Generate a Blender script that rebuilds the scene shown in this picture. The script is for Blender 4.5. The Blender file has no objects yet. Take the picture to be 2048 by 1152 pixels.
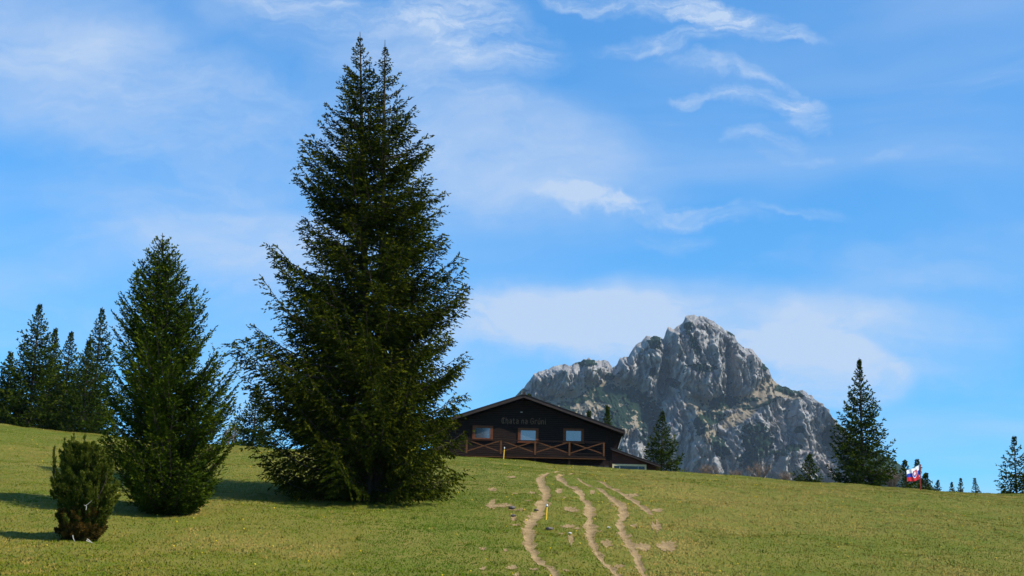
import bpy, bmesh, math, random
import numpy as np
from mathutils import Vector, Matrix

# ------------------------------------------------------------------ camera, sky, sun, exposure
SC = bpy.context.scene
COL = SC.collection
LENS, PITCH, ROLL = 50.0, math.atan(644.0 / 2844.444), math.radians(1.4)
cam_data = bpy.data.cameras.new('camera')
cam = bpy.data.objects.new('camera', cam_data)
COL.objects.link(cam)
cam_data.lens = LENS
cam_data.sensor_width = 36.0
cam_data.clip_start = 0.5
cam_data.clip_end = 20000.0
_F = Vector((0, math.cos(PITCH), math.sin(PITCH)))
_R0 = Vector((1, 0, 0))
_U0 = Vector((0, -math.sin(PITCH), math.cos(PITCH)))
_U = _U0 * math.cos(ROLL) - _R0 * math.sin(ROLL)
_R = _R0 * math.cos(ROLL) + _U0 * math.sin(ROLL)
cam.matrix_world = Matrix(((_R.x, _U.x, -_F.x, 0), (_R.y, _U.y, -_F.y, 0), (_R.z, _U.z, -_F.z, 0), (0, 0, 0, 1)))
SC.camera = cam

SUN_EL, SUN_AZ = math.radians(47), math.radians(118)      # azimuth clockwise from +Y
to_sun = Vector((math.sin(SUN_AZ) * math.cos(SUN_EL), math.cos(SUN_AZ) * math.cos(SUN_EL), math.sin(SUN_EL)))
sun_data = bpy.data.lights.new('sun', 'SUN')
sun_data.energy = 4.8
sun_data.angle = math.radians(0.53)
sun_data.color = (1.0, 0.95, 0.86)
sun = bpy.data.objects.new('sun', sun_data)
COL.objects.link(sun)
sun.rotation_euler = to_sun.to_track_quat('Z', 'Y').to_euler()

SC.view_settings.view_transform = 'Standard'
SC.view_settings.look = 'None'
SC.view_settings.exposure = 0.5
SC.view_settings.gamma = 1.0
SC.cycles.use_denoising = True
SC.cycles.max_bounces = 6
SC.cycles.volume_bounces = 0


class NT:
    """small helper to build node trees"""
    def __init__(self, tree):
        self.t = tree
        self.n = tree.nodes
        self.l = tree.links

    def new(self, typ, **kw):
        nd = self.n.new(typ)
        for k, v in kw.items():
            setattr(nd, k, v)
        return nd

    def put(self, sock, v):
        if isinstance(v, bpy.types.NodeSocket):
            self.l.new(v, sock)
        elif v is not None:
            sock.default_value = v

    def math(self, op, a, b=None, c=None, clamp=False):
        nd = self.new('ShaderNodeMath', operation=op)
        nd.use_clamp = clamp
        self.put(nd.inputs[0], a)
        if b is not None:
            self.put(nd.inputs[1], b)
        if c is not None:
            self.put(nd.inputs[2], c)
        return nd.outputs[0]

    def mix(self, fac, a, b, blend='MIX'):
        nd = self.new('ShaderNodeMix', data_type='RGBA', blend_type=blend)
        self.put(nd.inputs[0], fac)
        self.put(nd.inputs[6], a)
        self.put(nd.inputs[7], b)
        return nd.outputs[2]

    def noise(self, vec, scale, detail=4.0, rough=0.55, dist=0.0, col=False):
        nd = self.new('ShaderNodeTexNoise')
        self.put(nd.inputs['Vector'], vec)
        nd.inputs['Scale'].default_value = scale
        nd.inputs['Detail'].default_value = detail
        nd.inputs['Roughness'].default_value = rough
        nd.inputs['Distortion'].default_value = dist
        return nd.outputs[1 if col else 0]

    def ramp(self, fac, lo, hi, a=0.0, b=1.0):
        nd = self.new('ShaderNodeMapRange')
        nd.interpolation_type = 'SMOOTHSTEP'
        self.put(nd.inputs[0], fac)
        for i, v in enumerate((lo, hi, a, b)):
            nd.inputs[i + 1].default_value = v
        return nd.outputs[0]

    def comb(self, x, y, z):
        nd = self.new('ShaderNodeCombineXYZ')
        for i, v in enumerate((x, y, z)):
            self.put(nd.inputs[i], v)
        return nd.outputs[0]

    def attr(self, name):
        return self.new('ShaderNodeAttribute', attribute_name=name)


FPX = 2048 * LENS / 36.0


def ray(u, v):
    """direction through a pixel of the 2048x1152 photograph"""
    return _F + _R * ((u - 1024) / FPX) - _U * ((v - 576) / FPX)


def at(u, v, D):
    d = ray(u, v)
    return d * (D / d.y)


# ---- world: Nishita sky with high thin cirrus
W = bpy.data.worlds.new('World')
SC.world = W
W.use_nodes = True
w = NT(W.node_tree)
w.n.clear()
sky = w.new('ShaderNodeTexSky')
sky.sky_type = 'NISHITA'
sky.sun_disc = False
sky.sun_elevation = SUN_EL
sky.sun_rotation = SUN_AZ
sky.altitude = 1000
sky.air_density = 1.0
sky.dust_density = 0.35
sky.ozone_density = 2.6
tc = w.new('ShaderNodeTexCoord')
sep = w.new('ShaderNodeSeparateXYZ')
w.l.new(tc.outputs['Generated'], sep.inputs[0])
X, Y, Z = sep.outputs
yy = w.math('MAXIMUM', Y, 0.05)
A_ = w.math('DIVIDE', X, yy)
B_ = w.math('DIVIDE', Z, yy)
front = w.ramp(Y, 0.1, 0.4)
zz = w.math('MAXIMUM', w.math('ADD', Z, 0.12), 0.05)
plane = w.comb(w.math('DIVIDE', X, zz), w.math('DIVIDE', Y, zz), 0.0)
# warped wind-drawn noise on the cloud layer
rot = w.new('ShaderNodeVectorRotate')
rot.rotation_type = 'Z_AXIS'
rot.inputs['Angle'].default_value = math.radians(20)
w.l.new(plane, rot.inputs['Vector'])
warp = w.noise(rot.outputs[0], 1.3, 3.0, 0.5, 0.0, True)
wv = w.new('ShaderNodeVectorMath', operation='MULTIPLY_ADD')
w.l.new(warp, wv.inputs[0])
wv.inputs[1].default_value = (0.7, 0.7, 0)
w.l.new(rot.outputs[0], wv.inputs[2])
stretch = w.new('ShaderNodeMapping')
stretch.inputs['Scale'].default_value = (0.8, 1.6, 1.0)
w.l.new(wv.outputs[0], stretch.inputs['Vector'])
n_veil = w.noise(stretch.outputs[0], 0.9, 5.0, 0.5)
n_wisp = w.noise(stretch.outputs[0], 3.2, 7.0, 0.62, 0.6)
# direction-space detail for the cloud banks in view
ab = w.comb(A_, B_, 0.0)
wab = w.noise(ab, 11.0, 7.0, 0.60, 0.0, True)
wab2 = w.new('ShaderNodeVectorMath', operation='MULTIPLY_ADD')
w.l.new(wab, wab2.inputs[0])
wab2.inputs[1].default_value = (0.10, 0.06, 0)
w.l.new(ab, wab2.inputs[2])
sab = w.new('ShaderNodeSeparateXYZ')
w.l.new(wab2.outputs[0], sab.inputs[0])
aW, bW = w.math('SUBTRACT', sab.outputs[0], 0.05), w.math('SUBTRACT', sab.outputs[1], 0.03)


def bank(u, v, ru, rv, ang, power=1.0, warped=True, core=0.0):
    """a soft cloud bank seen in the direction of a pixel; radii in pixels"""
    d = ray(u, v)
    a0, b0 = d.x / d.y, d.z / d.y
    da = w.math('SUBTRACT', aW if warped else A_, a0)
    db = w.math('SUBTRACT', bW if warped else B_, b0)
    ca, sa = math.cos(math.radians(ang)), math.sin(math.radians(ang))
    p = w.math('ADD', w.math('MULTIPLY', da, ca), w.math('MULTIPLY', db, sa))
    q = w.math('SUBTRACT', w.math('MULTIPLY', db, ca), w.math('MULTIPLY', da, sa))
    p = w.math('MULTIPLY', p, FPX / ru)
    q = w.math('MULTIPLY', q, FPX / rv)
    r2 = w.math('ADD', w.math('MULTIPLY', p, p), w.math('MULTIPLY', q, q))
    return w.math('MULTIPLY', w.ramp(r2, core, 1.0, 1.0, 0.0), power)


def total(vals):
    s = vals[0]
    for v_ in vals[1:]:
        s = w.math('ADD', s, v_)
    return s


wisps = total([
    bank(1290, 8, 330, 36, -4, 1.2), bank(1490, 48, 210, 30, -8, 1.1), bank(1330, 78, 170, 34, 8, 0.8), bank(1440, 132, 140, 34, -10, 0.9),
    bank(1545, 158, 80, 20, -20, 0.8), bank(1385, 186, 64, 22, 8, 0.65), bank(1520, 186, 140, 26, -6, 0.9), bank(1595, 218, 60, 44, -30, 0.65),
    bank(1520, 272, 80, 30, 0, 0.55), bank(1570, 303, 70, 16, 0, 0.5), bank(1200, 399, 180, 28, -4, 0.8), bank(1350, 420, 210, 34, -4, 0.75),
    bank(1770, 297, 80, 16, -4, 0.5), bank(950, 60, 230, 110, -22, 0.85), bank(640, 10, 300, 60, -8, 0.6), bank(1590, 420, 130, 18, -4, 0.4), bank(1350, 470, 120, 24, 0, 0.3)])
veils = total([
    bank(1480, 680, 640, 150, -4, 0.9), bank(1100, 645, 330, 90, 4, 0.75), bank(1640, 735, 215, 90, -9, 0.75, False, 0.55), bank(1330, 655, 480, 85, -4, 0.45, False, 0.3),
    bank(250, 180, 560, 210, -18, 0.75), bank(860, 260, 520, 200, -16, 0.3), bank(480, 480, 480, 160, -12, 0.65), bank(700, 60, 420, 110, -10, 0.45), bank(1000, 300, 500, 180, -15, 0.3), bank(120, 620, 330, 150, 0, 0.35),
    bank(1900, 520, 320, 90, 8, 0.35), bank(650, 700, 420, 180, 0, 0.45), bank(860, 120, 300, 130, -20, 0.3)])
fmap = w.new('ShaderNodeMapping')
fmap.inputs['Scale'].default_value = (1.0, 2.6, 1.0)
fmap.inputs['Rotation'].default_value = (0, 0, math.radians(6))
w.l.new(wab2.outputs[0], fmap.inputs['Vector'])
fine = w.noise(fmap.outputs[0], 11.0, 10.0, 0.64, 0.5)
d_w = w.math('MULTIPLY', wisps, w.ramp(w.math('ADD', w.math('MULTIPLY', n_wisp, 0.25), w.math('MULTIPLY', fine, 0.75)), 0.33, 0.66))
d_v = w.math('MULTIPLY', veils, w.ramp(w.math('ADD', w.math('MULTIPLY', n_veil, 0.45), w.math('MULTIPLY', fine, 0.55)), 0.28, 0.70, 0.2, 1.0))
smap = w.new('ShaderNodeMapping')
smap.inputs['Scale'].default_value = (1.0, 4.5, 1.0)
smap.inputs['Rotation'].default_value = (0, 0, math.radians(9))
w.l.new(wab2.outputs[0], smap.inputs['Vector'])
fibre = w.noise(smap.outputs[0], 34.0, 8.0, 0.62, 0.7)
d_w = w.math('MULTIPLY', d_w, w.ramp(fibre, 0.32, 0.66, 0.45, 1.2))
d_v = w.math('MULTIPLY', d_v, w.ramp(fibre, 0.3, 0.7, 0.86, 1.08))
d_front = w.math('MULTIPLY', w.math('ADD', w.math('MULTIPLY', d_w, 0.78), w.math('MULTIPLY', d_v, 0.92)), front)
d_gen = w.math('ADD', w.math('MULTIPLY', w.ramp(n_veil, 0.38, 0.74), 0.36), w.math('MULTIPLY', w.ramp(n_wisp, 0.55, 0.8), 0.14))
up = w.ramp(Z, -0.02, 0.06)
dens = w.math('MULTIPLY', w.math('ADD', w.math('ADD', d_front, d_gen), 0.02), up)
dens = w.math('MINIMUM', dens, 0.9)
tint = w.mix(1.0, sky.outputs[0], (0.36, 0.95, 1.27, 1), 'MULTIPLY')
tint = w.mix(1.0, tint, w.comb(*[w.ramp(Z, 0.05, 0.5, 0.84, 1.10)] * 3), 'MULTIPLY')
final = w.mix(dens, tint, (3.25, 4.05, 5.3, 1))
bg = w.new('ShaderNodeBackground')
w.l.new(final, bg.inputs[0])
bg.inputs[1].default_value = 0.122
wo = w.new('ShaderNodeOutputWorld')
w.l.new(bg.outputs[0], wo.inputs[0])


# ------------------------------------------------------------------ helpers
rng = np.random.default_rng(7)
random.seed(7)


def _hash(ix, iy, seed):
    h = (ix.astype(np.int64) * 374761393 + iy.astype(np.int64) * 668265263 + seed * 1442695041) & 0xFFFFFFFF
    h = ((h ^ (h >> 13)) * 1274126177) & 0xFFFFFFFF
    h = h ^ (h >> 16)
    return (h & 0xFFFFFF) / float(0xFFFFFF)


def vnoise(x, y, seed=0):
    """gradient noise, about -1..1"""
    x = np.asarray(x, float)
    y = np.asarray(y, float)
    ix, iy = np.floor(x), np.floor(y)
    fx, fy = x - ix, y - iy
    sx = fx * fx * fx * (fx * (fx * 6 - 15) + 10)
    sy = fy * fy * fy * (fy * (fy * 6 - 15) + 10)

    def g(ox, oy):
        a = _hash(ix + ox, iy + oy, seed) * 2 * np.pi
        return np.cos(a) * (fx - ox) + np.sin(a) * (fy - oy)
    n0 = g(0, 0) * (1 - sx) + g(1, 0) * sx
    n1 = g(0, 1) * (1 - sx) + g(1, 1) * sx
    return (n0 * (1 - sy) + n1 * sy) * 1.5


def fbm(x, y, oct=4, seed=0, gain=0.5):
    s, a = 0.0, 1.0
    for o in range(oct):
        s = s + a * vnoise(x * 2 ** o, y * 2 ** o, seed + o * 17)
        a *= gain
    return s


def ridged(x, y, oct=3, seed=0):
    s, a = 0.0, 1.0
    for o in range(oct):
        s = s + a * (1 - 2 * np.abs(vnoise(x * 2 ** o, y * 2 ** o, seed + o * 31)))
        a *= 0.5
    return s


def link(o, parent=None):
    COL.objects.link(o)
    if parent is not None:
        o.parent = parent
    return o


def mesh_np(name, verts, faces, mat, parent=None, smooth=False, attrs=None):
    """faces: (n,k) int array of equal-sized polygons"""
    me = bpy.data.meshes.new(name)
    verts = np.ascontiguousarray(verts, dtype=np.float32)
    faces = np.ascontiguousarray(faces, dtype=np.int32)
    n, k = faces.shape
    me.vertices.add(len(verts))
    me.vertices.foreach_set('co', verts.ravel())
    me.loops.add(n * k)
    me.loops.foreach_set('vertex_index', faces.ravel())
    me.polygons.add(n)
    me.polygons.foreach_set('loop_start', np.arange(0, n * k, k, dtype=np.int32))
    me.polygons.foreach_set('loop_total', np.full(n, k, dtype=np.int32))
    if smooth:
        me.polygons.foreach_set('use_smooth', np.ones(n, dtype=bool))
    for an, av in (attrs or {}).items():
        at_ = me.attributes.new(an, 'FLOAT', 'POINT')
        at_.data.foreach_set('value', np.ascontiguousarray(av, dtype=np.float32))
    me.update(calc_edges=True)
    me.materials.append(mat)
    return link(bpy.data.objects.new(name, me), parent)


def mesh_bm(name, bm, mat, parent=None, smooth=False):
    me = bpy.data.meshes.new(name)
    bmesh.ops.recalc_face_normals(bm, faces=bm.faces)
    bm.to_mesh(me)
    bm.free()
    if smooth:
        for p in me.polygons:
            p.use_smooth = True
    me.materials.append(mat)
    return link(bpy.data.objects.new(name, me), parent)


def tag(o, label=None, cat=None, group=None, kind=None):
    if label:
        o['label'] = label
    if cat:
        o['category'] = cat
    if group:
        o['group'] = group
    if kind:
        o['kind'] = kind
    return o


def empty(name, loc, rz=0.0):
    e = bpy.data.objects.new(name, None)
    COL.objects.link(e)
    e.location = loc
    e.rotation_euler = (0, 0, rz)
    e.empty_display_size = 0.3
    return e


def box(bm, lo, hi):
    x0, y0, z0 = lo
    x1, y1, z1 = hi
    v = [bm.verts.new(c) for c in ((x0, y0, z0), (x1, y0, z0), (x1, y1, z0), (x0, y1, z0),
                                   (x0, y0, z1), (x1, y0, z1), (x1, y1, z1), (x0, y1, z1))]
    for f in ((0, 1, 2, 3), (4, 5, 6, 7), (0, 1, 5, 4), (1, 2, 6, 5), (2, 3, 7, 6), (3, 0, 4, 7)):
        bm.faces.new([v[i] for i in f])


def prism(bm, poly, y0, y1):
    """polygon in x,z extruded in y"""
    a = [bm.verts.new((p[0], y0, p[1])) for p in poly]
    b = [bm.verts.new((p[0], y1, p[1])) for p in poly]
    bm.faces.new(a)
    bm.faces.new(b[::-1])
    n = len(poly)
    for i in range(n):
        bm.faces.new((a[i], a[(i + 1) % n], b[(i + 1) % n], b[i]))


def bar(bm, p, q, wx, wy):
    """square bar from p to q (wx: thickness across, in x/z plane; wy: thickness in y)"""
    p, q = Vector(p), Vector(q)
    d = (q - p).normalized()
    yv = Vector((0, 1, 0))
    if abs(d.y) > 0.95:
        yv = Vector((0, 0, 1))
    s = d.cross(yv).normalized() * (wx / 2)
    t = d.cross(s).normalized() * (wy / 2)
    vs = []
    for c in (p, q):
        vs += [bm.verts.new(c + s + t), bm.verts.new(c - s + t), bm.verts.new(c - s - t), bm.verts.new(c + s - t)]
    for f in ((0, 1, 2, 3), (7, 6, 5, 4), (0, 4, 5, 1), (1, 5, 6, 2), (2, 6, 7, 3), (3, 7, 4, 0)):
        bm.faces.new([vs[i] for i in f])


def tube_rings(paths, sides=6):
    """list of (points (n,3), radii (n,)) -> verts, quads"""
    V, Fc, base = [], [], 0
    ang = np.arange(sides) * 2 * np.pi / sides
    for pts, rad in paths:
        pts = np.asarray(pts, float)
        n = len(pts)
        d = np.gradient(pts, axis=0)
        d /= np.linalg.norm(d, axis=1)[:, None] + 1e-9
        ref = np.where(np.abs(d[:, 2:3]) > 0.9, np.array([[1.0, 0, 0]]), np.array([[0, 0, 1.0]]))
        s = np.cross(d, ref)
        s /= np.linalg.norm(s, axis=1)[:, None] + 1e-9
        t = np.cross(d, s)
        rr = np.asarray(rad, float)[:, None, None]
        ring = pts[:, None, :] + rr * (np.cos(ang)[None, :, None] * s[:, None, :] + np.sin(ang)[None, :, None] * t[:, None, :])
        V.append(ring.reshape(-1, 3))
        i = np.arange(n - 1)[:, None] * sides
        j = np.arange(sides)[None, :]
        j2 = (j + 1) % sides
        q = np.stack([i + j, i + j2, i + sides + j2, i + sides + j], -1).reshape(-1, 4) + base
        Fc.append(q)
        base += n * sides
    return np.concatenate(V), np.concatenate(Fc)


def material(name, rough=0.8, spec=0.3):
    m = bpy.data.materials.new(name)
    m.use_nodes = True
    t = NT(m.node_tree)
    b = t.n['Principled BSDF']
    b.inputs['Roughness'].default_value = rough
    b.inputs['Specular IOR Level'].default_value = spec
    return m, t, b


def simple(name, c0, c1, scale=3.0, rough=0.8, spec=0.3, stretch=(1, 1, 1), bump=0.0):
    m, t, b = material(name, rough, spec)
    tcn = t.new('ShaderNodeTexCoord')
    mp = t.new('ShaderNodeMapping')
    mp.inputs['Scale'].default_value = stretch
    t.l.new(tcn.outputs['Object'], mp.inputs['Vector'])
    n = t.noise(mp.outputs[0], scale, 5.0, 0.6)
    t.l.new(t.mix(t.ramp(n, 0.3, 0.7), (*c0, 1), (*c1, 1)), b.inputs['Base Color'])
    if bump:
        bn = t.new('ShaderNodeBump')
        bn.inputs['Strength'].default_value = bump
        bn.inputs['Distance'].default_value = 0.02
        t.l.new(n, bn.inputs['Height'])
        t.l.new(bn.outputs[0], b.inputs['Normal'])
    return m


# ------------------------------------------------------------------ terrain
GS, GC, GY0, GK = 0.1667, 6.92, 92.0, 0.001166
_sx, _sE = [], []
for u_, v_ in [(-260, 826), (-120, 836), (0, 850), (100, 860), (200, 872), (330, 884), (450, 893), (550, 899), (700, 906), (830, 911), (960, 917),
               (1100, 927), (1200, 935), (1300, 943), (1400, 950), (1600, 963), (1700, 970), (1850, 979), (2048, 988), (2300, 997)]:
    d_ = ray(u_, v_)
    _sx.append(d_.x / d_.y * 119)
    _sE.append(d_.z / d_.y)
_ys = np.linspace(60, 170, 300)


def _solve(E):
    lo, hi = -6.0, 9.0
    for _ in range(40):
        mid = (lo + hi) / 2
        zz_ = GS * _ys - GC + mid - GK * np.maximum(_ys - GY0, 0) ** 2
        if (zz_ / _ys).max() < E:
            lo = mid
        else:
            hi = mid
    return lo


_sB = np.array([_solve(e) for e in _sE])
_bx = np.linspace(-60, 60, 241)
_bb = np.interp(_bx, _sx, _sB)
for _ in range(3):
    _bb = np.convolve(np.pad(_bb, 6, mode='edge'), np.ones(13) / 13, 'valid')


def ground_s(x, y):
    """smooth hillside height (eye at z = 0)"""
    x = np.asarray(x, float)
    y = np.asarray(y, float)
    B = np.interp(x, _bx, _bb)
    far = np.exp(-np.maximum(np.abs(x) - 60, 0) / 150.0)
    B = B * far
    t = np.maximum(y - GY0, 0)
    tm = (GS + 0.30) / (2 * GK)
    q = np.where(t < tm, GK * t ** 2, GK * tm ** 2 + 2 * GK * tm * (t - tm))
    z = GS * y - GC + B - q
    # nearer than the visible slope: ease out below the camera
    zn = -1.75 + 0.03 * y + (GS * 46 - GC + 1.75 - 0.03 * 46) * np.clip(y / 46.0, 0, 1) ** 2 + B * np.clip(y / 46.0, 0, 1)
    z = np.where(y < 46, zn, z)
    # bottom of the valley
    fl = -140.0
    z = np.where(z < fl + 40, fl + 40 * np.exp((np.minimum(z, fl + 40) - fl - 40) / 40.0), z)
    z = z - np.clip((np.abs(x) - 120) / 1500.0, 0, 1) * 60
    return z


def ground(x, y):
    x = np.asarray(x, float)
    y = np.asarray(y, float)
    fade = np.exp(-(np.maximum(np.hypot(x, y) - 200, 0) / 200.0))
    b = 0.17 * fbm(x / 11.0, y / 11.0, 2, 3) + 0.065 * fbm(x / 2.6, y / 2.6, 3, 9)
    return ground_s(x, y) + b * fade


_raycache = np.linspace(30, 118, 900)


def hit(u, v):
    """point of the meadow under a pixel"""
    d = ray(u, v)
    yv = _raycache
    z = ground_s(d.x / d.y * yv, yv)
    diff = z - d.z / d.y * yv
    i = np.argmax(diff > 0)
    if diff.max() <= 0:
        i = int(np.argmax(diff))
        Y_ = yv[i]
    else:
        if i == 0:
            Y_ = yv[0]
        else:
            a, b = diff[i - 1], diff[i]
            Y_ = yv[i - 1] + (yv[i] - yv[i - 1]) * (-a) / (b - a)
    x = d.x / d.y * Y_
    return Vector((x, Y_, float(ground(x, Y_))))


# ---- meadow sheet, fine where it is seen, coarse to the horizon
def lines(*segs):
    out = []
    for a, b, st in segs:
        out.append(np.arange(a, b, st))
    return np.unique(np.concatenate(out))


gx = lines((-4000, -500, 250), (-500, -120, 40), (-120, -46, 4), (-46, 46, 0.4), (-4, 13, 0.15), (46, 120, 4), (120, 500, 40), (500, 4001, 250))
gy = lines((-4000, -400, 300), (-400, 0, 40), (0, 34, 2), (34, 128, 0.34), (130, 180, 2), (180, 600, 15), (600, 4101, 250))
GX, GY = np.meshgrid(gx, gy)
GZ = ground(GX, GY)


def mesh_z(x, y):
    """height of the meadow sheet itself (bilinear on its grid)"""
    x = np.asarray(x, float)
    y = np.asarray(y, float)
    i = np.clip(np.searchsorted(gx, x) - 1, 0, len(gx) - 2)
    j = np.clip(np.searchsorted(gy, y) - 1, 0, len(gy) - 2)
    fx = (x - gx[i]) / (gx[i + 1] - gx[i])
    fy = (y - gy[j]) / (gy[j + 1] - gy[j])
    return (GZ[j, i] * (1 - fx) + GZ[j, i + 1] * fx) * (1 - fy) + (GZ[j + 1, i] * (1 - fx) + GZ[j + 1, i + 1] * fx) * fy


# dirt ruts: centre line and width in pixels of the photo, laid on the hillside
def cpx(pts):
    return [(900 + a / 4.096, 920 + b / 4.096, c / 4.096) for a, b, c in pts]


RUTS = [
    cpx([(930, 92, 8), (870, 99, 18), (800, 116, 36), (760, 130, 45), (735, 155, 70), (750, 200, 60), (785, 260, 70), (785, 310, 70), (760, 360, 75), (740, 420, 92),
         (715, 470, 75), (655, 500, 95), (645, 560, 85), (640, 640, 80), (660, 720, 80), (690, 780, 75), (740, 815, 70), (820, 850, 70), (850, 900, 70), (860, 960, 50)]),
    cpx([(1040, 104, 8), (990, 113, 18), (920, 130, 32), (880, 150, 55), (940, 195, 52), (1010, 240, 55), (1070, 275, 68), (1095, 320, 50), (1130, 370, 65),
         (1150, 420, 78), (1140, 480, 62), (1150, 540, 84), (1145, 600, 60), (1155, 680, 66), (1200, 750, 54), (1250, 810, 64), (1320, 860, 55), (1370, 910, 50), (1400, 970, 45)]),
    cpx([(1000, 152, 8), (1040, 172, 20), (1090, 197, 28), (1200, 240, 34), (1290, 285, 44), (1350, 335, 54), (1410, 385, 72), (1425, 440, 72), (1385, 500, 84), (1410, 570, 62),
         (1440, 630, 72), (1470, 700, 84), (1520, 760, 66), (1550, 830, 60), (1590, 900, 70), (1625, 970, 80)]),
    cpx([(1150, 172, 10), (1200, 184, 24), (1250, 202, 34), (1340, 245, 42), (1440, 290, 54), (1530, 350, 52), (1600, 400, 52), (1645, 440, 34)]),
]
PATCH = [(345, 372, 52, 34), (430, 382, 80, 16), (345, 240, 36, 9), (500, 137, 38, 7), (525, 270, 36, 8), (670, 268, 36, 9), (895, 265, 26, 14),
         (990, 410, 66, 18), (965, 533, 56, 16), (1285, 697, 44, 30), (990, 652, 24, 44), (685, 880, 44, 14), (505, 866, 42, 20), (270, 870, 30, 14),
         (272, 722, 28, 18), (460, 742, 20, 16), (548, 930, 28, 18), (520, 478, 24, 16), (545, 418, 60, 9), (1505, 530, 26, 22), (640, 345, 26, 6),
         (1165, 270, 22, 9), (1692, 530, 42, 46), (1580, 705, 62, 34), (1785, 700, 80, 46), (1700, 412, 40, 10), (1500, 285, 46, 14), (930, 308, 28, 9),
         (650, 465, 22, 8), (1030, 548, 44, 10), (540, 525, 46, 9), (910, 598, 26, 8), (1220, 565, 30, 8), (1380, 845, 40, 12), (940, 885, 34, 14)]
rut_lines = []
for rl in RUTS:
    P = np.array(rl)
    n = len(P) * 10
    tt = np.linspace(0, len(P) - 1, n)
    u = np.interp(tt, np.arange(len(P)), P[:, 0])
    v = np.interp(tt, np.arange(len(P)), P[:, 1])
    wd = np.interp(tt, np.arange(len(P)), P[:, 2])
    ker = np.ones(7) / 7
    u, v, wd = [np.convolve(np.pad(q, 3, mode='edge'), ker, 'valid') for q in (u, v, wd)]
    L_ = np.array([list(hit(a, b)) for a, b in zip(u, v)])
    rut_lines.append((L_, wd / FPX * L_[:, 1] * 0.50))
patch_px = [(900 + a / 4.096, 920 + b / 4.096, c / 4.096, d / 4.096) for a, b, c, d in PATCH]


def dirt_amount(x, y):
    """1 on the ruts and bare patches, 0 on the grass"""
    x = np.asarray(x)
    y = np.asarray(y)
    m = np.full(x.shape, 9.0)
    sel = (x > -14) & (x < 24) & (y > 44) & (y < 122)
    xs, ys = x[sel], y[sel]
    best = np.full(xs.shape, 9.0)
    for L_, hw in rut_lines:
        for i in range(0, len(L_)):
            # along the view the ruts run far faster than across, so shrink depth
            dd = np.hypot((xs - L_[i, 0]), (ys - L_[i, 1]) * 0.35) / hw[i]
            best = np.minimum(best, dd)
    for u, v, ru, rv in patch_px:
        c = hit(u, v)
        c2 = hit(u, v - rv)
        c3 = hit(u, v + rv)
        ry = max(0.2, (c2.y - c3.y) / 2)
        rx = ru / FPX * c.y
        dd = np.hypot((xs - c.x) / rx, (ys - c.y) / ry) * 0.7 + 0.5
        best = np.minimum(best, dd)
    m[sel] = best
    return m


# -- materials of the ground
m_grass_soil, t, b = material('meadow_turf', 0.95, 0.1)
geo = t.new('ShaderNodeNewGeometry')
big = t.noise(geo.outputs['Position'], 0.12, 4.0, 0.6)
mid_ = t.noise(geo.outputs['Position'], 1.1, 4.0, 0.6)
sm = t.noise(geo.outputs['Position'], 9.0, 4.0, 0.65)
c = t.mix(t.ramp(t.math('ADD', t.math('MULTIPLY', big, 0.5), t.math('MULTIPLY', mid_, 0.5)), 0.35, 0.65), (0.070, 0.100, 0.006, 1), (0.145, 0.128, 0.022, 1))
c = t.mix(t.ramp(sm, 0.45, 0.75), c, (0.175, 0.138, 0.036, 1))
t.l.new(c, b.inputs['Base Color'])
bn = t.new('ShaderNodeBump')
bn.inputs['Strength'].default_value = 0.6
bn.inputs['Distance'].default_value = 0.05
t.l.new(sm, bn.inputs['Height'])
t.l.new(bn.outputs[0], b.inputs['Normal'])

# wear the ruts down into the sheet
da_grid = dirt_amount(GX.ravel(), GY.ravel()).reshape(GX.shape)
GZ = GZ - 0.09 * np.exp(-(da_grid * 0.95) ** 2) + 0.02 * np.exp(-((da_grid - 1.5) / 0.35) ** 2)
ny, nx = GX.shape
ii = np.arange(ny - 1)[:, None] * nx + np.arange(nx - 1)[None, :]
Fq = np.stack([ii, ii + 1, ii + nx + 1, ii + nx], -1).reshape(-1, 4)
meadow = mesh_np('meadow', np.stack([GX, GY, GZ], -1).reshape(-1, 3), Fq, m_grass_soil, smooth=True)
tag(meadow, kind='structure')

m_dirt, t, b = material('bare_earth', 0.95, 0.1)
geo = t.new('ShaderNodeNewGeometry')
n1 = t.noise(geo.outputs['Position'], 1.7, 5.0, 0.65)
n2 = t.noise(geo.outputs['Position'], 14.0, 4.0, 0.7)
c = t.mix(t.ramp(n1, 0.3, 0.7), (0.20, 0.132, 0.058, 1), (0.33, 0.228, 0.108, 1))
c = t.mix(t.ramp(n2, 0.52, 0.75), c, (0.13, 0.085, 0.045, 1))
t.l.new(c, b.inputs['Base Color'])
bn = t.new('ShaderNodeBump')
bn.inputs['Strength'].default_value = 0.8
bn.inputs['Distance'].default_value = 0.05
t.l.new(n2, bn.inputs['Height'])
t.l.new(bn.outputs[0], b.inputs['Normal'])


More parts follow.
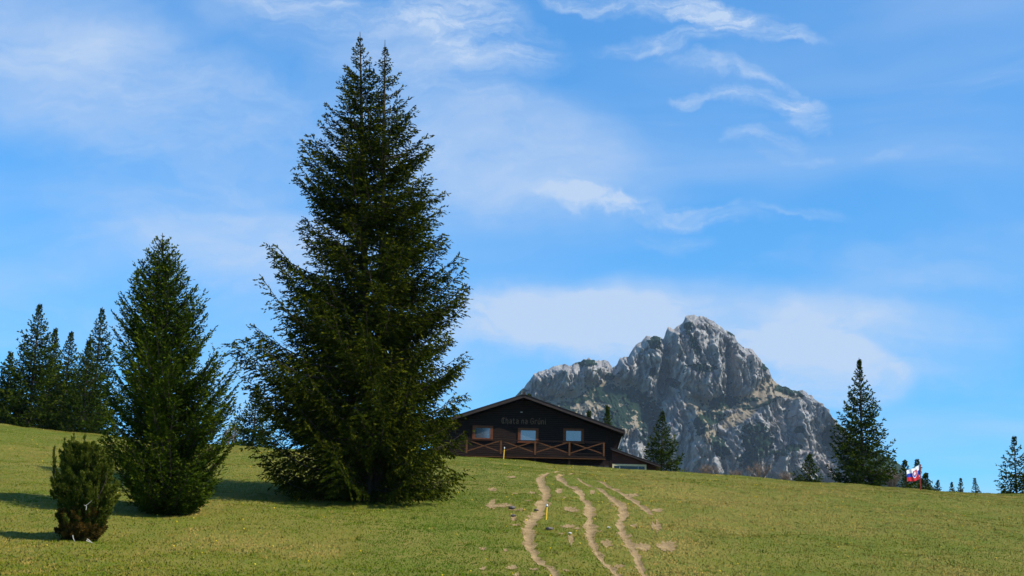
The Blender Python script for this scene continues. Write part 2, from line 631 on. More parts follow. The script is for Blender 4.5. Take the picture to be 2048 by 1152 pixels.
def ribbon(name, L_, hw, seed):
    n, k = len(L_), 9
    hw = hw * np.clip(1 + 0.75 * fbm(np.arange(n) / 9.0, np.zeros(n) + seed * 1.7, 2, seed + 30), 0.45, 1.7)
    wob = 1.1 + 0.6 * fbm(np.arange(n) / 4.0, np.zeros(n) + seed, 3, seed)
    wob2 = 1.1 + 0.6 * fbm(np.arange(n) / 4.0, np.zeros(n) + seed + 9, 3, seed + 5)
    s = np.linspace(-1, 1, k)
    off = np.where(s[None, :] < 0, s[None, :] * (hw * wob)[:, None], s[None, :] * (hw * wob2)[:, None])
    x = L_[:, 0:1] + off + 0.10 * fbm(np.arange(n)[:, None] / 4.0, np.zeros((n, 1)) + seed, 2, seed + 2)
    y = L_[:, 1:2] + 0 * off + 0.25 * vnoise(x * 2, L_[:, 1:2] + off * 0, seed)
    z = mesh_z(x, y) + 0.014
    i = np.arange(n - 1)[:, None] * k + np.arange(k - 1)[None, :]
    q = np.stack([i, i + 1, i + k + 1, i + k], -1).reshape(-1, 4)
    o = mesh_np(name, np.stack([x, y, z], -1).reshape(-1, 3), q, m_dirt, smooth=True)
    return tag(o, kind='structure')


for i, (L_, hw) in enumerate(rut_lines):
    ribbon('dirt_path', L_, hw, 40 + i)
for i, (u, v, ru, rv) in enumerate(patch_px):
    na, nr = 30, 4
    c0 = hit(u, v)
    V = [(c0.x, c0.y, float(mesh_z(c0.x, c0.y)) + 0.018)]
    for r_ in range(1, nr + 1):
        for a in range(na):
            th = 2 * math.pi * a / na
            rr = r_ / nr * (1 + 0.5 * float(fbm(math.cos(th) * 2.0 + i * 3.1, math.sin(th) * 2.3, 3, 77, 0.65)))
            p = hit(u + ru * rr * math.cos(th), v + rv * rr * math.sin(th))
            V.append((p.x, p.y, float(mesh_z(p.x, p.y)) + 0.018))
    Fc = []
    for a in range(na):
        Fc.append((0, 1 + a, 1 + (a + 1) % na, 0))
    tri = np.array([(0, 1 + a, 1 + (a + 1) % na) for a in range(na)])
    bm = bmesh.new()
    vs = [bm.verts.new(c) for c in V]
    for a, b_, c_ in tri:
        bm.faces.new((vs[a], vs[b_], vs[c_]))
    for r_ in range(nr - 1):
        for a in range(na):
            q = (1 + r_ * na + a, 1 + r_ * na + (a + 1) % na, 1 + (r_ + 1) * na + (a + 1) % na, 1 + (r_ + 1) * na + a)
            bm.faces.new([vs[k_] for k_ in q])
    tag(mesh_bm('bare_earth', bm, m_dirt), kind='structure')

# ---- grass: short tufts over the whole slope in view
NT_ = 480000
gyv = 36.0 + (124 - 36.0) * rng.random(NT_) ** 1.15
gxv = (rng.random(NT_) * 2 - 1) * (gyv * 0.375 + 1.5)
da = dirt_amount(gxv, gyv)
edge = 0.85 + 0.7 * fbm(gxv / 0.5, gyv / 2.0, 3, 21, 0.6)
keep = (da > edge) | (rng.random(NT_) < 0.05 + 0.6 * np.clip((da - 0.35) / 0.65, 0, 1) * (fbm(gxv / 0.35, gyv / 1.0, 3, 25) > 0.05))
gxv, gyv, da = gxv[keep], gyv[keep], da[keep]
n = len(gxv)
gzv = mesh_z(gxv, gyv)
patchy = 0.34 * fbm(gxv / 8.0, gyv / 14.0, 3, 5) + 0.28 * fbm(gxv / 1.8, gyv / 5.0, 3, 6) + 0.26 * fbm(gxv / 0.4, gyv / 1.7, 2, 8)
hh = (0.026 + 0.034 * rng.random(n)) * (1 + 0.5 * np.clip(patchy, -1, 1))
ww = 0.012 + 0.020 * rng.random(n)
yaw = rng.random(n) * np.pi
lean = rng.normal(0, 0.4, (n, 2)) * hh[:, None]
c_, s_ = np.cos(yaw) * ww, np.sin(yaw) * ww
P0 = np.stack([gxv - c_, gyv - s_, gzv - 0.01], -1)
P1 = np.stack([gxv + c_, gyv + s_, gzv - 0.01], -1)
P2 = np.stack([gxv + lean[:, 0], gyv + lean[:, 1], gzv + hh], -1)
V = np.stack([P0, P1, P2], 1).reshape(-1, 3)
# share of dry straw: more to the right of the path and on worn ground
dry = 0.52 + 0.90 * patchy + 0.14 * np.clip((gxv - 4) / 10.0, -0.6, 1) + 0.30 * np.exp(-np.maximum(da - 1, 0) * 0.8) + rng.normal(0, 0.12, n)
for u, v, ru, rv, am in [(1300, 965, 70, 22, .3), (1340, 1045, 60, 26, .4), (1350, 1095, 70, 30, .35), (1250, 1020, 45, 20, .3), (1310, 1130, 70, 22, .35), (1010, 1030, 50, 26, .25),
                         (1430, 1000, 90, 24, .3), (1440, 1045, 110, 18, .3), (1700, 1030, 160, 26, .22), (430, 1060, 140, 30, .3), (560, 1090, 160, 26, .22), (380, 1025, 60, 16, .4),
                         (90, 905, 120, 20, .2), (870, 1090, 110, 50, -.5), (960, 970, 70, 40, -.35), (2000, 1120, 120, 30, -.25), (1650, 1120, 140, 26, -.15)]:
    c0, ca_, cb_ = hit(u, v), hit(u, v - rv), hit(u, v + rv)
    dry = dry + am * np.exp(-((gxv - c0.x) / (ru / FPX * c0.y)) ** 2 - ((gyv - c0.y) / max(0.5, (ca_.y - cb_.y) / 2)) ** 2)
lush = np.exp(-((gxv + 0.5) / 3.5) ** 2) * 0.35
dry = np.clip(dry - lush, 0, 1)
m_grass, t, b = material('grass_blades', 0.8, 0.03)
a1 = t.attr('dry').outputs['Fac']
cr = t.new('ShaderNodeValToRGB')
cr.color_ramp.elements[0].color = (0.052, 0.098, 0.003, 1)
cr.color_ramp.elements[1].color = (0.32, 0.215, 0.055, 1)
e = cr.color_ramp.elements.new(0.45)
e.color = (0.113, 0.125, 0.006, 1)
e = cr.color_ramp.elements.new(0.75)
e.color = (0.192, 0.155, 0.026, 1)
t.l.new(a1, cr.inputs[0])
t.l.new(cr.outputs[0], b.inputs['Base Color'])
geo = t.new('ShaderNodeNewGeometry')
nm = t.new('ShaderNodeVectorMath', operation='MULTIPLY_ADD')
t.l.new(geo.outputs['Normal'], nm.inputs[0])
nm.inputs[1].default_value = (0.28, 0.28, 0.28)
nm.inputs[2].default_value = (0.0, -0.1, 0.75)
nn = t.new('ShaderNodeVectorMath', operation='NORMALIZE')
t.l.new(nm.outputs[0], nn.inputs[0])
t.l.new(nn.outputs[0], b.inputs['Normal'])
# tussocks and taller stalks
nt2 = 5200
ty = 38 + 84 * rng.random(nt2) ** 1.1
tx = (rng.random(nt2) * 2 - 1) * ty * 0.37
ok = (dirt_amount(tx, ty) > 1.25) & (fbm(tx / 3.0, ty / 4.0, 2, 44) + rng.normal(0, 0.3, nt2) > 0.15)
tx, ty = tx[ok], ty[ok]
kk = 12
cx_, cy_ = np.repeat(tx, kk), np.repeat(ty, kk)
nb_ = len(cx_)
tall = np.repeat(0.05 + 0.09 * rng.random(len(tx)) ** 2, kk)
bx_, by_ = cx_ + rng.normal(0, 0.07, nb_), cy_ + rng.normal(0, 0.07, nb_)
bz_ = mesh_z(bx_, by_)
yw = rng.random(nb_) * np.pi
bw = 0.008 + 0.012 * rng.random(nb_)
h2 = tall * (0.6 + 0.7 * rng.random(nb_))
ln2 = rng.normal(0, 0.45, (nb_, 2)) * h2[:, None]
V2 = np.stack([np.stack([bx_ - np.cos(yw) * bw, by_ - np.sin(yw) * bw, bz_ - 0.01], -1), np.stack([bx_ + np.cos(yw) * bw, by_ + np.sin(yw) * bw, bz_ - 0.01], -1),
               np.stack([bx_ + ln2[:, 0], by_ + ln2[:, 1], bz_ + h2], -1)], 1).reshape(-1, 3)
dry2 = np.clip(np.repeat(np.where(rng.random(len(tx)) < 0.6, 0.05, 0.8), kk) + rng.normal(0, 0.1, nb_), 0, 1)
V = np.concatenate([V, V2])
dry = np.concatenate([dry, dry2])
n = n + nb_
grass = mesh_np('grass', V, np.arange(3 * n).reshape(-1, 3), m_grass, attrs={'dry': np.repeat(dry, 3)})
tag(grass, 'short green and straw-coloured grass covering the hillside meadow', 'grass', kind='stuff')

# ---- dandelions
m_yellow = simple('dandelion_yellow', (0.75, 0.48, 0.01), (0.8, 0.55, 0.03), 5)
bm = bmesh.new()
nf = 0
while nf < 330:
    fy = 46 + 68 * random.random() ** 1.2
    fx = (random.random() * 2 - 1) * fy * 0.36
    dens_ = 0.25 + (0.75 if 3 < fx < 26 and fy > 75 else 0)
    if random.random() > dens_:
        continue
    nf += 1
    z0 = float(ground(fx, fy)) + 0.05 + 0.03 * random.random()
    r_ = 0.018 + 0.016 * random.random()
    top = bm.verts.new((fx, fy - r_ * 0.3, z0 + r_ * 0.6))
    bot = bm.verts.new((fx, fy, z0 - 0.05))
    ring = [bm.verts.new((fx + r_ * math.cos(k * 1.2566), fy + r_ * math.sin(k * 1.2566), z0 + r_ * 0.4 * math.sin(k))) for k in range(5)]
    for k in range(5):
        bm.faces.new((top, ring[k], ring[(k + 1) % 5]))
        bm.faces.new((bot, ring[(k + 1) % 5], ring[k]))
tag(mesh_bm('dandelions', bm, m_yellow), 'tiny yellow dandelion flowers dotted through the meadow grass', 'flowers', kind='stuff')

# ------------------------------------------------------------------ mountain
MD = 3000.0
SIL = [(300, 1180), (600, 1060), (800, 980), (900, 930), (960, 880), (1000, 835), (1020, 806), (1033, 791), (1049, 775), (1069, 749), (1095, 739), (1122, 730), (1144, 732), (1161, 723), (1179, 718),
       (1190, 725), (1202, 721), (1215, 723), (1224, 736), (1230, 736), (1241, 716), (1256, 716), (1266, 698), (1292, 675), (1311, 674),
       (1326, 680), (1336, 656), (1349, 659), (1364, 648), (1370, 636), (1383, 631), (1393, 633), (1406, 634), (1422, 643), (1442, 656),
       (1468, 672), (1476, 690), (1488, 697), (1504, 700), (1517, 718), (1537, 741), (1540, 754), (1550, 767), (1570, 777), (1586, 782),
       (1606, 783), (1625, 796), (1632, 813), (1642, 827), (1658, 836), (1671, 845), (1688, 862), (1720, 888), (1770, 914), (1795, 927), (1812, 940),
       (1850, 965), (1900, 1000), (2000, 1060), (2200, 1150), (2500, 1230)]
sp = np.array([list(at(u, v, MD)) for u, v in SIL])


mx = np.unique(np.concatenate([np.arange(-800, 0, 14.0), np.arange(0, 720, 1.5), np.arange(720, 1600, 14.0)]))
Rz = np.interp(mx, sp[:, 0], sp[:, 2])
inside = ((mx > 5) & (mx < 700)).astype(float)
Rz = Rz + inside * (3.2 * fbm(mx / 11.0, mx * 0, 3, 61) + 1.0)
ROWS = 340
ZB = -170.0
tt = np.linspace(0, 1, ROWS) ** 0.92
MX = np.repeat(mx[None, :], ROWS, 0)
MZ = Rz[None, :] + (ZB - Rz[None, :]) * tt[:, None]


def depth_guess():
    g = 0.42 + 1.6 * np.clip((170 - MZ) / 120.0, 0, 1)
    return MD - 30 - np.cumsum(g * (Rz[None, :] - ZB) * np.gradient(tt)[:, None], axis=0)


MYD = depth_guess()                    # how far each point of the face stands from the eye


def blob(u, v, ru, rv, ang=0.0, k=2.0):
    """a patch of the mountain face around the place seen at a pixel (radii in pixels)"""
    d = ray(u, v)
    sc = 1.0 / FPX
    X_, Z_ = MX / MYD - d.x / d.y, MZ / MYD - d.z / d.y
    ca, sa = math.cos(math.radians(ang)), math.sin(math.radians(ang))
    dx, dz = (X_ * ca + Z_ * sa) / (ru * sc), (-X_ * sa + Z_ * ca) / (rv * sc)
    return np.clip(1.4 - (dx * dx + dz * dz) ** (k / 2), 0, 1)


# gentle ground: grassy shoulders and screes between the cliffs
def soft_mask():
    m = np.maximum.reduce([
        blob(1150, 805, 62, 24, 20), blob(1215, 795, 80, 36), blob(1258, 835, 46, 34, 30), blob(1115, 815, 70, 24, 0),
        blob(1398, 806, 32, 14, -10), blob(1450, 808, 60, 14, 10), blob(1540, 775, 24, 20, -45), blob(1512, 800, 52, 17, 42), blob(1480, 833, 40, 13, 30),
        blob(1680, 858, 22, 16, -50), blob(1560, 785, 40, 9, -15), blob(1412, 835, 22, 20, 0), blob(1420, 872, 16, 16, -30),
        blob(1760, 930, 110, 40, -26), blob(1240, 768, 44, 9, -20)])
    return np.clip(m + 0.3 * fbm(MX / 22.0, MZ / 18.0, 3, 71) * (m > 0.02), 0, 1)


soft = soft_mask()
outer = np.clip((np.abs(MX - 340) - 330) / 90.0, 0, 1)
low = np.clip((170 - MZ) / 120.0, 0, 1)
grad = 0.30 + 1.05 * soft + 1.6 * low + 0.9 * outer
# buttresses: nearer and farther blocks
dzr = (Rz[None, :] - ZB) * np.gradient(tt)[:, None]
FW = np.cumsum(grad * dzr, axis=0)
butt = 70 * blob(1620, 900, 75, 95) + 62 * blob(1362, 880, 46, 90) + 40 * blob(1290, 720, 40, 70) + 46 * blob(1390, 720, 60, 80) \
    - 34 * blob(1332, 740, 13, 70, -6) + 20 * blob(1345, 700, 11, 40) + 30 * blob(1440, 770, 16, 40) + 26 * blob(1490, 745, 30, 60) - 26 * blob(1462, 740, 12, 60, 5) \
    + 24 * blob(1130, 760, 60, 30) + 22 * blob(1242, 745, 14, 30) - 34 * blob(1300, 870, 26, 70) - 30 * blob(1560, 860, 26, 60, -8) + 24 * blob(1500, 890, 34, 60) \
    - 34 * blob(1648, 895, 24, 32) + 30 * blob(1185, 740, 18, 22) + 22 * blob(1415, 780, 12, 30)
cl = 1 - 0.85 * soft
wx = MX + 16 * fbm(MX / 60.0, MZ / 80.0, 2, 81) + 0.14 * MZ
ribs = 18 * ridged(wx / 62.0, MZ / 250.0, 2, 82) + 14 * ridged(wx / 25.0, MZ / 105.0, 2, 84) + 9.5 * ridged(wx / 10.5, MZ / 40.0, 2, 85) \
    + 4.6 * ridged(wx / 5.2, MZ / 34.0, 2, 89) + 2.4 * fbm(MX / 7.0, MZ / 7.0, 3, 86) + 3.6 * fbm((MZ + 0.35 * MX) / 16.0, MX / 70.0, 3, 87)
cracks = 15 * np.exp(-(vnoise(wx / 26.0, MZ / 130.0, 201) / 0.07) ** 2) + 9 * np.exp(-(vnoise(wx / 12.0, MZ / 60.0, 202) / 0.09) ** 2) \
    + 4 * np.exp(-(vnoise(wx / 6.0, MZ / 22.0, 203) / 0.12) ** 2) + 5 * np.exp(-(vnoise((MX + MZ) / 30.0, (MZ - 0.6 * MX) / 18.0, 204) / 0.06) ** 2)
ribs = ribs - cracks
edge_in = np.clip((Rz[None, :] - MZ) / 26.0, 0.12, 1)
MY = MD - FW - (butt + ribs * cl) * edge_in
MXs = MX + 3.0 * fbm(MX / 9.0 + 50, MZ / 9.0, 2, 88) * cl * edge_in * inside[None, :]
# vegetation masks on the mountain (kinds of cover, not light)
MYD = MY
soft = soft_mask()
pine = np.maximum.reduce([
    blob(1215, 790, 46, 22, -5), blob(1265, 800, 40, 26, -10), blob(1235, 830, 46, 30, 35), blob(1300, 830, 30, 30), blob(1445, 805, 32, 16, 10),
    blob(1425, 835, 26, 16, 10), blob(1400, 850, 16, 22), blob(1310, 685, 14, 16), blob(1406, 735, 32, 9), blob(1390, 690, 9, 26, 20), blob(1375, 655, 9, 14),
    blob(1575, 782, 34, 9, -18), blob(1160, 800, 22, 8, 15), blob(1135, 808, 22, 6, 5), blob(1240, 845, 30, 8, 10), blob(1255, 853, 12, 5),
    blob(1345, 765, 16, 10, 0), blob(1218, 753, 10, 8), blob(1175, 726, 22, 8), blob(1305, 745, 10, 10), blob(1535, 805, 30, 4, 25), blob(1500, 800, 22, 5, 10),
    blob(1515, 880, 34, 40, 40), blob(1660, 870, 18, 26, -40), blob(1300, 870, 24, 26, 30), blob(1440, 895, 16, 30, 30), blob(1490, 815, 16, 5),
    blob(1040, 782, 16, 14, -40), blob(1760, 935, 120, 50, -26), blob(1465, 668, 14, 5, -30), blob(1530, 735, 10, 7), blob(1500, 920, 26, 26),
    blob(1560, 905, 18, 10), blob(1330, 912, 14, 12), blob(1585, 895, 20, 9), blob(1600, 860, 14, 7), blob(1120, 820, 30, 8, 0), blob(1100, 796, 12, 6)])
pine = np.clip((pine * 1.0 + 0.62 * fbm(MX / 13.0, MZ / 9.0, 4, 91, 0.65) - 0.47) * 4.5, 0, 1)
spots = np.clip((vnoise(MX / 7.0, MZ / 4.0, 92) + 0.4 * vnoise(MX / 20.0, MZ / 12.0, 93) - 0.42) * 6, 0, 1) * np.clip(soft * 2, 0, 1)
pine = np.maximum(pine, spots)
pine_far = np.clip((0.5 * fbm(MX / 34.0, MZ / 26.0, 4, 94, 0.6) + 0.25 * fbm(MX / 8.0, MZ / 6.0, 2, 95) - 0.42) * 4, 0, 1) * inside[None, :]
pine = np.maximum(pine, pine_far)
pine = np.maximum(pine, np.clip(outer * 1.5 - 0.3 + 0.3 * fbm(MX / 20.0, MZ / 14.0, 3, 96), 0, 1))
pine = np.maximum(pine, low * 0.8)
MY = MY - pine * 3.0 * (1 + fbm(MX / 4.0, MZ / 3.5, 2, 97))
m_rock, t, b = material('limestone', 0.95, 0.1)
geo = t.new('ShaderNodeNewGeometry')
mp = t.new('ShaderNodeMapping')
mp.inputs['Scale'].default_value = (1.0, 1.0, 0.35)
t.l.new(geo.outputs['Position'], mp.inputs['Vector'])
n1 = t.noise(mp.outputs[0], 0.022, 6.0, 0.65, 0.4)
n2 = t.noise(mp.outputs[0], 0.12, 5.0, 0.65)
c = t.mix(t.ramp(n1, 0.35, 0.68), (0.125, 0.122, 0.128, 1), (0.29, 0.274, 0.255, 1))
c = t.mix(t.ramp(n2, 0.46, 0.68, 0.0, 0.85), c, (0.39, 0.368, 0.335, 1))
c = t.mix(t.ramp(t.noise(geo.outputs['Position'], 0.009, 4.0), 0.56, 0.70, 0.0, 0.4), c, (0.28, 0.20, 0.15, 1))
gs = t.math('ADD', t.attr('soft').outputs['Fac'], t.math('MULTIPLY', t.math('SUBTRACT', n2, 0.5), 0.8))
gcol = t.mix(n2, (0.165, 0.132, 0.088, 1), (0.25, 0.205, 0.145, 1))
c = t.mix(t.ramp(gs, 0.22, 0.5), c, gcol)
ps = t.attr('pine').outputs['Fac']
c = t.mix(t.ramp(t.math('ADD', ps, t.math('MULTIPLY', t.math('SUBTRACT', n2, 0.5), 0.5)), 0.35, 0.55), c, t.mix(n2, (0.006, 0.018, 0.010, 1), (0.014, 0.031, 0.014, 1)))
t.l.new(c, b.inputs['Base Color'])
bn = t.new('ShaderNodeBump')
bn.inputs['Strength'].default_value = 0.9
bn.inputs['Distance'].default_value = 4.0
t.l.new(t.noise(mp.outputs[0], 0.16, 6.0, 0.7), bn.inputs['Height'])
t.l.new(bn.outputs[0], b.inputs['Normal'])
# back of the massif
BR = 40
bt = np.linspace(0, 1, BR + 1)[1:][::-1]
BX = np.repeat(mx[None, :], BR, 0)
BZ = Rz[None, :] + (ZB - Rz[None, :]) * bt[:, None]
BY = MD + 8 + (Rz[None, :] - BZ) * 1.25 + 14 * ridged(BX / 60.0, BZ / 200.0, 2, 99) * np.clip(bt[:, None] * 6, 0, 1)
AX = np.concatenate([BX, MXs])
AY = np.concatenate([BY, MY])
AZ = np.concatenate([BZ, MZ])
sf = np.concatenate([np.full(BX.shape, 0.6), soft])
pn = np.concatenate([np.full(BX.shape, 0.4), pine])
ny, nx = AX.shape
ii = np.arange(ny - 1)[:, None] * nx + np.arange(nx - 1)[None, :]
Fq = np.stack([ii, ii + nx, ii + nx + 1, ii + 1], -1).reshape(-1, 4)
mountain = mesh_np('mountain', np.stack([AX, AY, AZ], -1).reshape(-1, 3), Fq, m_rock, smooth=False, attrs={'soft': sf.ravel(), 'pine': pn.ravel()})
tag(mountain, kind='structure')

# ------------------------------------------------------------------ foliage
def foliage_mat(name, dark, light, tipc, rough=0.6):
    m, t, b = material(name, 0.9, 0.0)
    a = t.attr('tint').outputs['Fac']
    cr = t.new('ShaderNodeValToRGB')
    cr.color_ramp.elements[0].color = (*dark, 1)
    cr.color_ramp.elements[1].color = (*tipc, 1)
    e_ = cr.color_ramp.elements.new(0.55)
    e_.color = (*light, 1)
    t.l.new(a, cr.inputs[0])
    t.l.new(cr.outputs[0], b.inputs['Base Color'])
    tr = t.new('ShaderNodeBsdfTranslucent')
    t.l.new(cr.outputs[0], tr.inputs['Color'])
    mx_ = t.new('ShaderNodeMixShader')
    mx_.inputs[0].default_value = 0.18
    t.l.new(b.outputs[0], mx_.inputs[1])
    t.l.new(tr.outputs[0], mx_.inputs[2])
    t.l.new(mx_.outputs[0], t.n['Material Output'].inputs['Surface'])
    return m


m_needle = foliage_mat('spruce_needles', (0.006, 0.012, 0.002), (0.030, 0.041, 0.003), (0.15, 0.14, 0.009))  # tip colour lifted towards sunlit olive, dark end lowered towards shadow
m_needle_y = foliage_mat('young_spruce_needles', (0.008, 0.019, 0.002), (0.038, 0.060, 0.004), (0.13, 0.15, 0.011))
m_needle_far = foliage_mat('far_spruce_needles', (0.007, 0.017, 0.002), (0.028, 0.046, 0.004), (0.11, 0.125, 0.010))
m_juniper = foliage_mat('juniper_needles', (0.016, 0.028, 0.004), (0.066, 0.084, 0.009), (0.19, 0.19, 0.025))
m_dryneedle = foliage_mat('dry_juniper_needles', (0.026, 0.024, 0.007), (0.070, 0.052, 0.011), (0.22, 0.11, 0.02))
m_bark = simple('spruce_bark', (0.025, 0.019, 0.014), (0.065, 0.052, 0.042), 6, 0.95, 0.1, (1, 1, 0.25), 0.6)
m_grey_twig = simple('bare_twigs', (0.12, 0.085, 0.065), (0.20, 0.15, 0.12), 4)
m_pale_wood = simple('weathered_stick', (0.40, 0.35, 0.28), (0.58, 0.53, 0.45), 6)


def norm(a):
    return a / (np.linalg.norm(a, axis=-1, keepdims=True) + 1e-9)


def twig_mesh(name, S, D, Ln, Wd, tint, mat, parent, cross=True):
    """each twig: one or two crossed pointed blades standing for a needle-clad shoot"""
    D = norm(D)
    ref = norm(rng.normal(size=S.shape))
    s1 = norm(np.cross(D, ref))
    s2 = np.cross(D, s1)
    E = S + D * Ln[:, None]
    M = S + D * (Ln * 0.45)[:, None]
    hw = (Wd / 2)[:, None]
    quads = [np.stack([S, M + s1 * hw, E, M - s1 * hw], 1)]
    if cross:
        quads.append(np.stack([S, M + s2 * hw, E, M - s2 * hw], 1))
    V = np.concatenate(quads, 0).reshape(-1, 3)
    tn = np.repeat(np.concatenate([tint] * len(quads)), 4)
    return mesh_np(name, V, np.arange(len(V)).reshape(-1, 4), mat, parent, attrs={'tint': np.clip(tn, 0, 1)})


def spruce_parts(stems, H, rad, nb, tw_len, tw_w, sec_step, tw_step, e_lo, e_hi, sag, tipup, seed, droop=0.5, hmin=0.03, lmul=(0.55, 1.10), az_bias=None, keep=1.0, wide=0.10, spread=0.32):
    """stems: list of functions h->(3,) axis points (local); rad(htip, phi) -> reach in m. returns twigs + limb paths"""
    rg = np.random.default_rng(seed)
    S, D, Ln, Wd, Tn, limbs = [], [], [], [], [], []
    gold = rg.random() * 6.28
    for i in range(nb):
        ht = hmin + (0.985 - hmin) * ((i + rg.random()) / nb) ** 0.92
        gold += 2.399963 + rg.normal(0, 0.25)
        phi = gold % (2 * math.pi)
        stem = stems[0]
        if len(stems) > 1:
            stem = stems[0] if (math.cos(phi) < 0) == (rg.random() < (0.66 if abs(math.cos(phi)) > 0.5 else 0.5)) else stems[1]
        clump = 1 + 0.19 * float(vnoise(np.array(ht * 9.0), np.array(math.cos(phi) * 1.5 + seed), seed))
        L = rad(ht, phi) * ((lmul[1] - 0.16 * rg.random()) if rg.random() < 0.42 else (lmul[0] + (lmul[1] - 0.16 - lmul[0]) * rg.random())) * clump
        L = max(min(L, rad(ht, phi) * 1.05), tw_len * 0.5)
        small = min(1.0, max(0.28, L / (5.0 * tw_len)))
        e0 = e_lo + (e_hi - e_lo) * ht ** 1.5 + rg.normal(0, 0.06)
        if az_bias:
            e0 += az_bias(ht, phi)
        tu = tipup * (1 - 0.5 * ht) * (0.6 + 0.8 * rg.random())
        ha = max(hmin * 0.6, ht - L * (e0 + tu - 0.02) / H)
        p0 = np.array(stem(ha))
        out = np.array([math.cos(phi), math.sin(phi), 0.0])
        lat = np.array([-math.sin(phi), math.cos(phi), 0.0])
        bend = rg.normal(0, 0.10)

        def bp(s):
            s = np.asarray(s)[:, None]
            return p0 + out * L * s + lat * L * bend * s * s + np.array([0, 0, 1.0]) * L * (e0 * s - sag * 4 * s * (1 - s) * 0.25 + tu * s ** 3)
        sl = np.linspace(0, 1, 6)
        limbs.append((bp(sl), np.linspace(0.018 + 0.010 * L, 0.006, 6)))
        ns = max(3, int(L / sec_step))
        ss = np.clip(0.10 + 0.90 * (np.arange(ns) + rg.random(ns)) / ns, 0, 1)
        P = bp(ss)
        T = norm(bp(np.minimum(ss + 0.02, 1.02)) - bp(ss - 0.02))
        for side in (-1, 1):
            l2 = (wide * L * np.clip(1.25 - ss, 0, 1) * (0.45 + 1.3 * np.minimum(ss * 2.2, 1)) + tw_len * 0.9 * small) * (0.55 + 0.7 * rg.random(ns)) * 1.5
            d2 = norm(T * (0.75 + 0.5 * rg.random(ns))[:, None] + side * lat[None, :] * (0.5 + 0.6 * rg.random(ns))[:, None]
                      + np.array([0, 0, -1.0]) * (droop * (0.35 + 0.9 * rg.random(ns)) * (1.15 - 0.75 * ht))[:, None])
            nt = np.maximum(2, (l2 / tw_step).astype(int))
            idx = np.repeat(np.arange(ns), nt)
            k = rg.random(len(idx))
            Q = P[idx] + d2[idx] * (l2[idx] * k)[:, None] + np.array([0, 0, -1.0]) * (0.22 * droop * l2[idx] * k * k)[:, None]
            dd = d2[idx] * 0.85 + rg.normal(0, spread, (len(idx), 3)) + np.array([0, 0, -1.0]) * (droop * 0.55 * rg.random(len(idx)) * (1.2 - ht))[:, None]
            S.append(Q)
            D.append(dd)
            Ln.append(tw_len * (0.4 + 0.6 * small) * (0.6 + 0.8 * rg.random(len(idx))))
            Wd.append(tw_w * (0.7 + 0.6 * rg.random(len(idx))))
            Tn.append(0.18 + 0.30 * rg.random(len(idx)) + 0.35 * (ss[idx] ** 2) * k + 0.18 * float(rg.random()) * (rg.random(len(idx)) < 0.7))  # young tips yellower; outer twigs raised further as a painted sunlit highlight
        # dressing along the limb and the upturned tip
        m = max(5, int(L / (tw_step * 1.6)))
        s3 = 0.12 + 0.88 * rg.random(m)
        Q = bp(s3)
        T3 = norm(bp(s3 + 0.02) - bp(s3 - 0.02))
        S.append(Q)
        D.append(T3 * 0.8 + rg.normal(0, 0.45, (m, 3)) + np.array([0, 0, 0.15]))
        Ln.append(tw_len * (0.4 + 0.6 * small) * (0.6 + 0.6 * rg.random(m)))
        Wd.append(tw_w * (0.8 + 0.5 * rg.random(m)))
        Tn.append(0.3 + 0.35 * rg.random(m) + 0.25 * s3 ** 2)
        m = 5
        S.append(np.repeat(bp([0.985]), m, 0))
        D.append(np.repeat(T3[:1] * 0 + norm(bp([1.0]) - bp([0.9])), m, 0) + rg.normal(0, 0.35, (m, 3)) + np.array([0, 0, 0.25]))
        Ln.append(tw_len * (0.35 + 0.65 * small) * (0.8 + 0.5 * rg.random(m)))
        Wd.append(tw_w * np.ones(m) * 0.9)
        Tn.append(0.55 + 0.4 * rg.random(m))
    # leaders
    for st in stems:
        m = 60
        h = 1 - 0.07 * rg.random(m)
        a = rg.random(m) * 6.283
        S.append(np.array([st(q) for q in h]))
        D.append(np.stack([np.cos(a) * 0.45, np.sin(a) * 0.45, 0.8 + 0.6 * rg.random(m)], -1))
        Ln.append(tw_len * (0.18 + 9.0 * (1 - h)))
        Wd.append(tw_w * 0.5 * np.ones(m))
        Tn.append(0.35 + 0.3 * rg.random(m))
    cat = [np.concatenate(q) for q in (S, D, Ln, Wd, Tn)]
    if keep < 1:
        sel = rg.random(len(cat[0])) < keep
        cat = [q[sel] for q in cat]
    return cat, limbs


def prof(pts):
    hs = np.array([p[0] for p in pts])
    rs = np.array([p[1] for p in pts])
    return lambda h: float(np.interp(h, hs, rs))


TRI = [0]


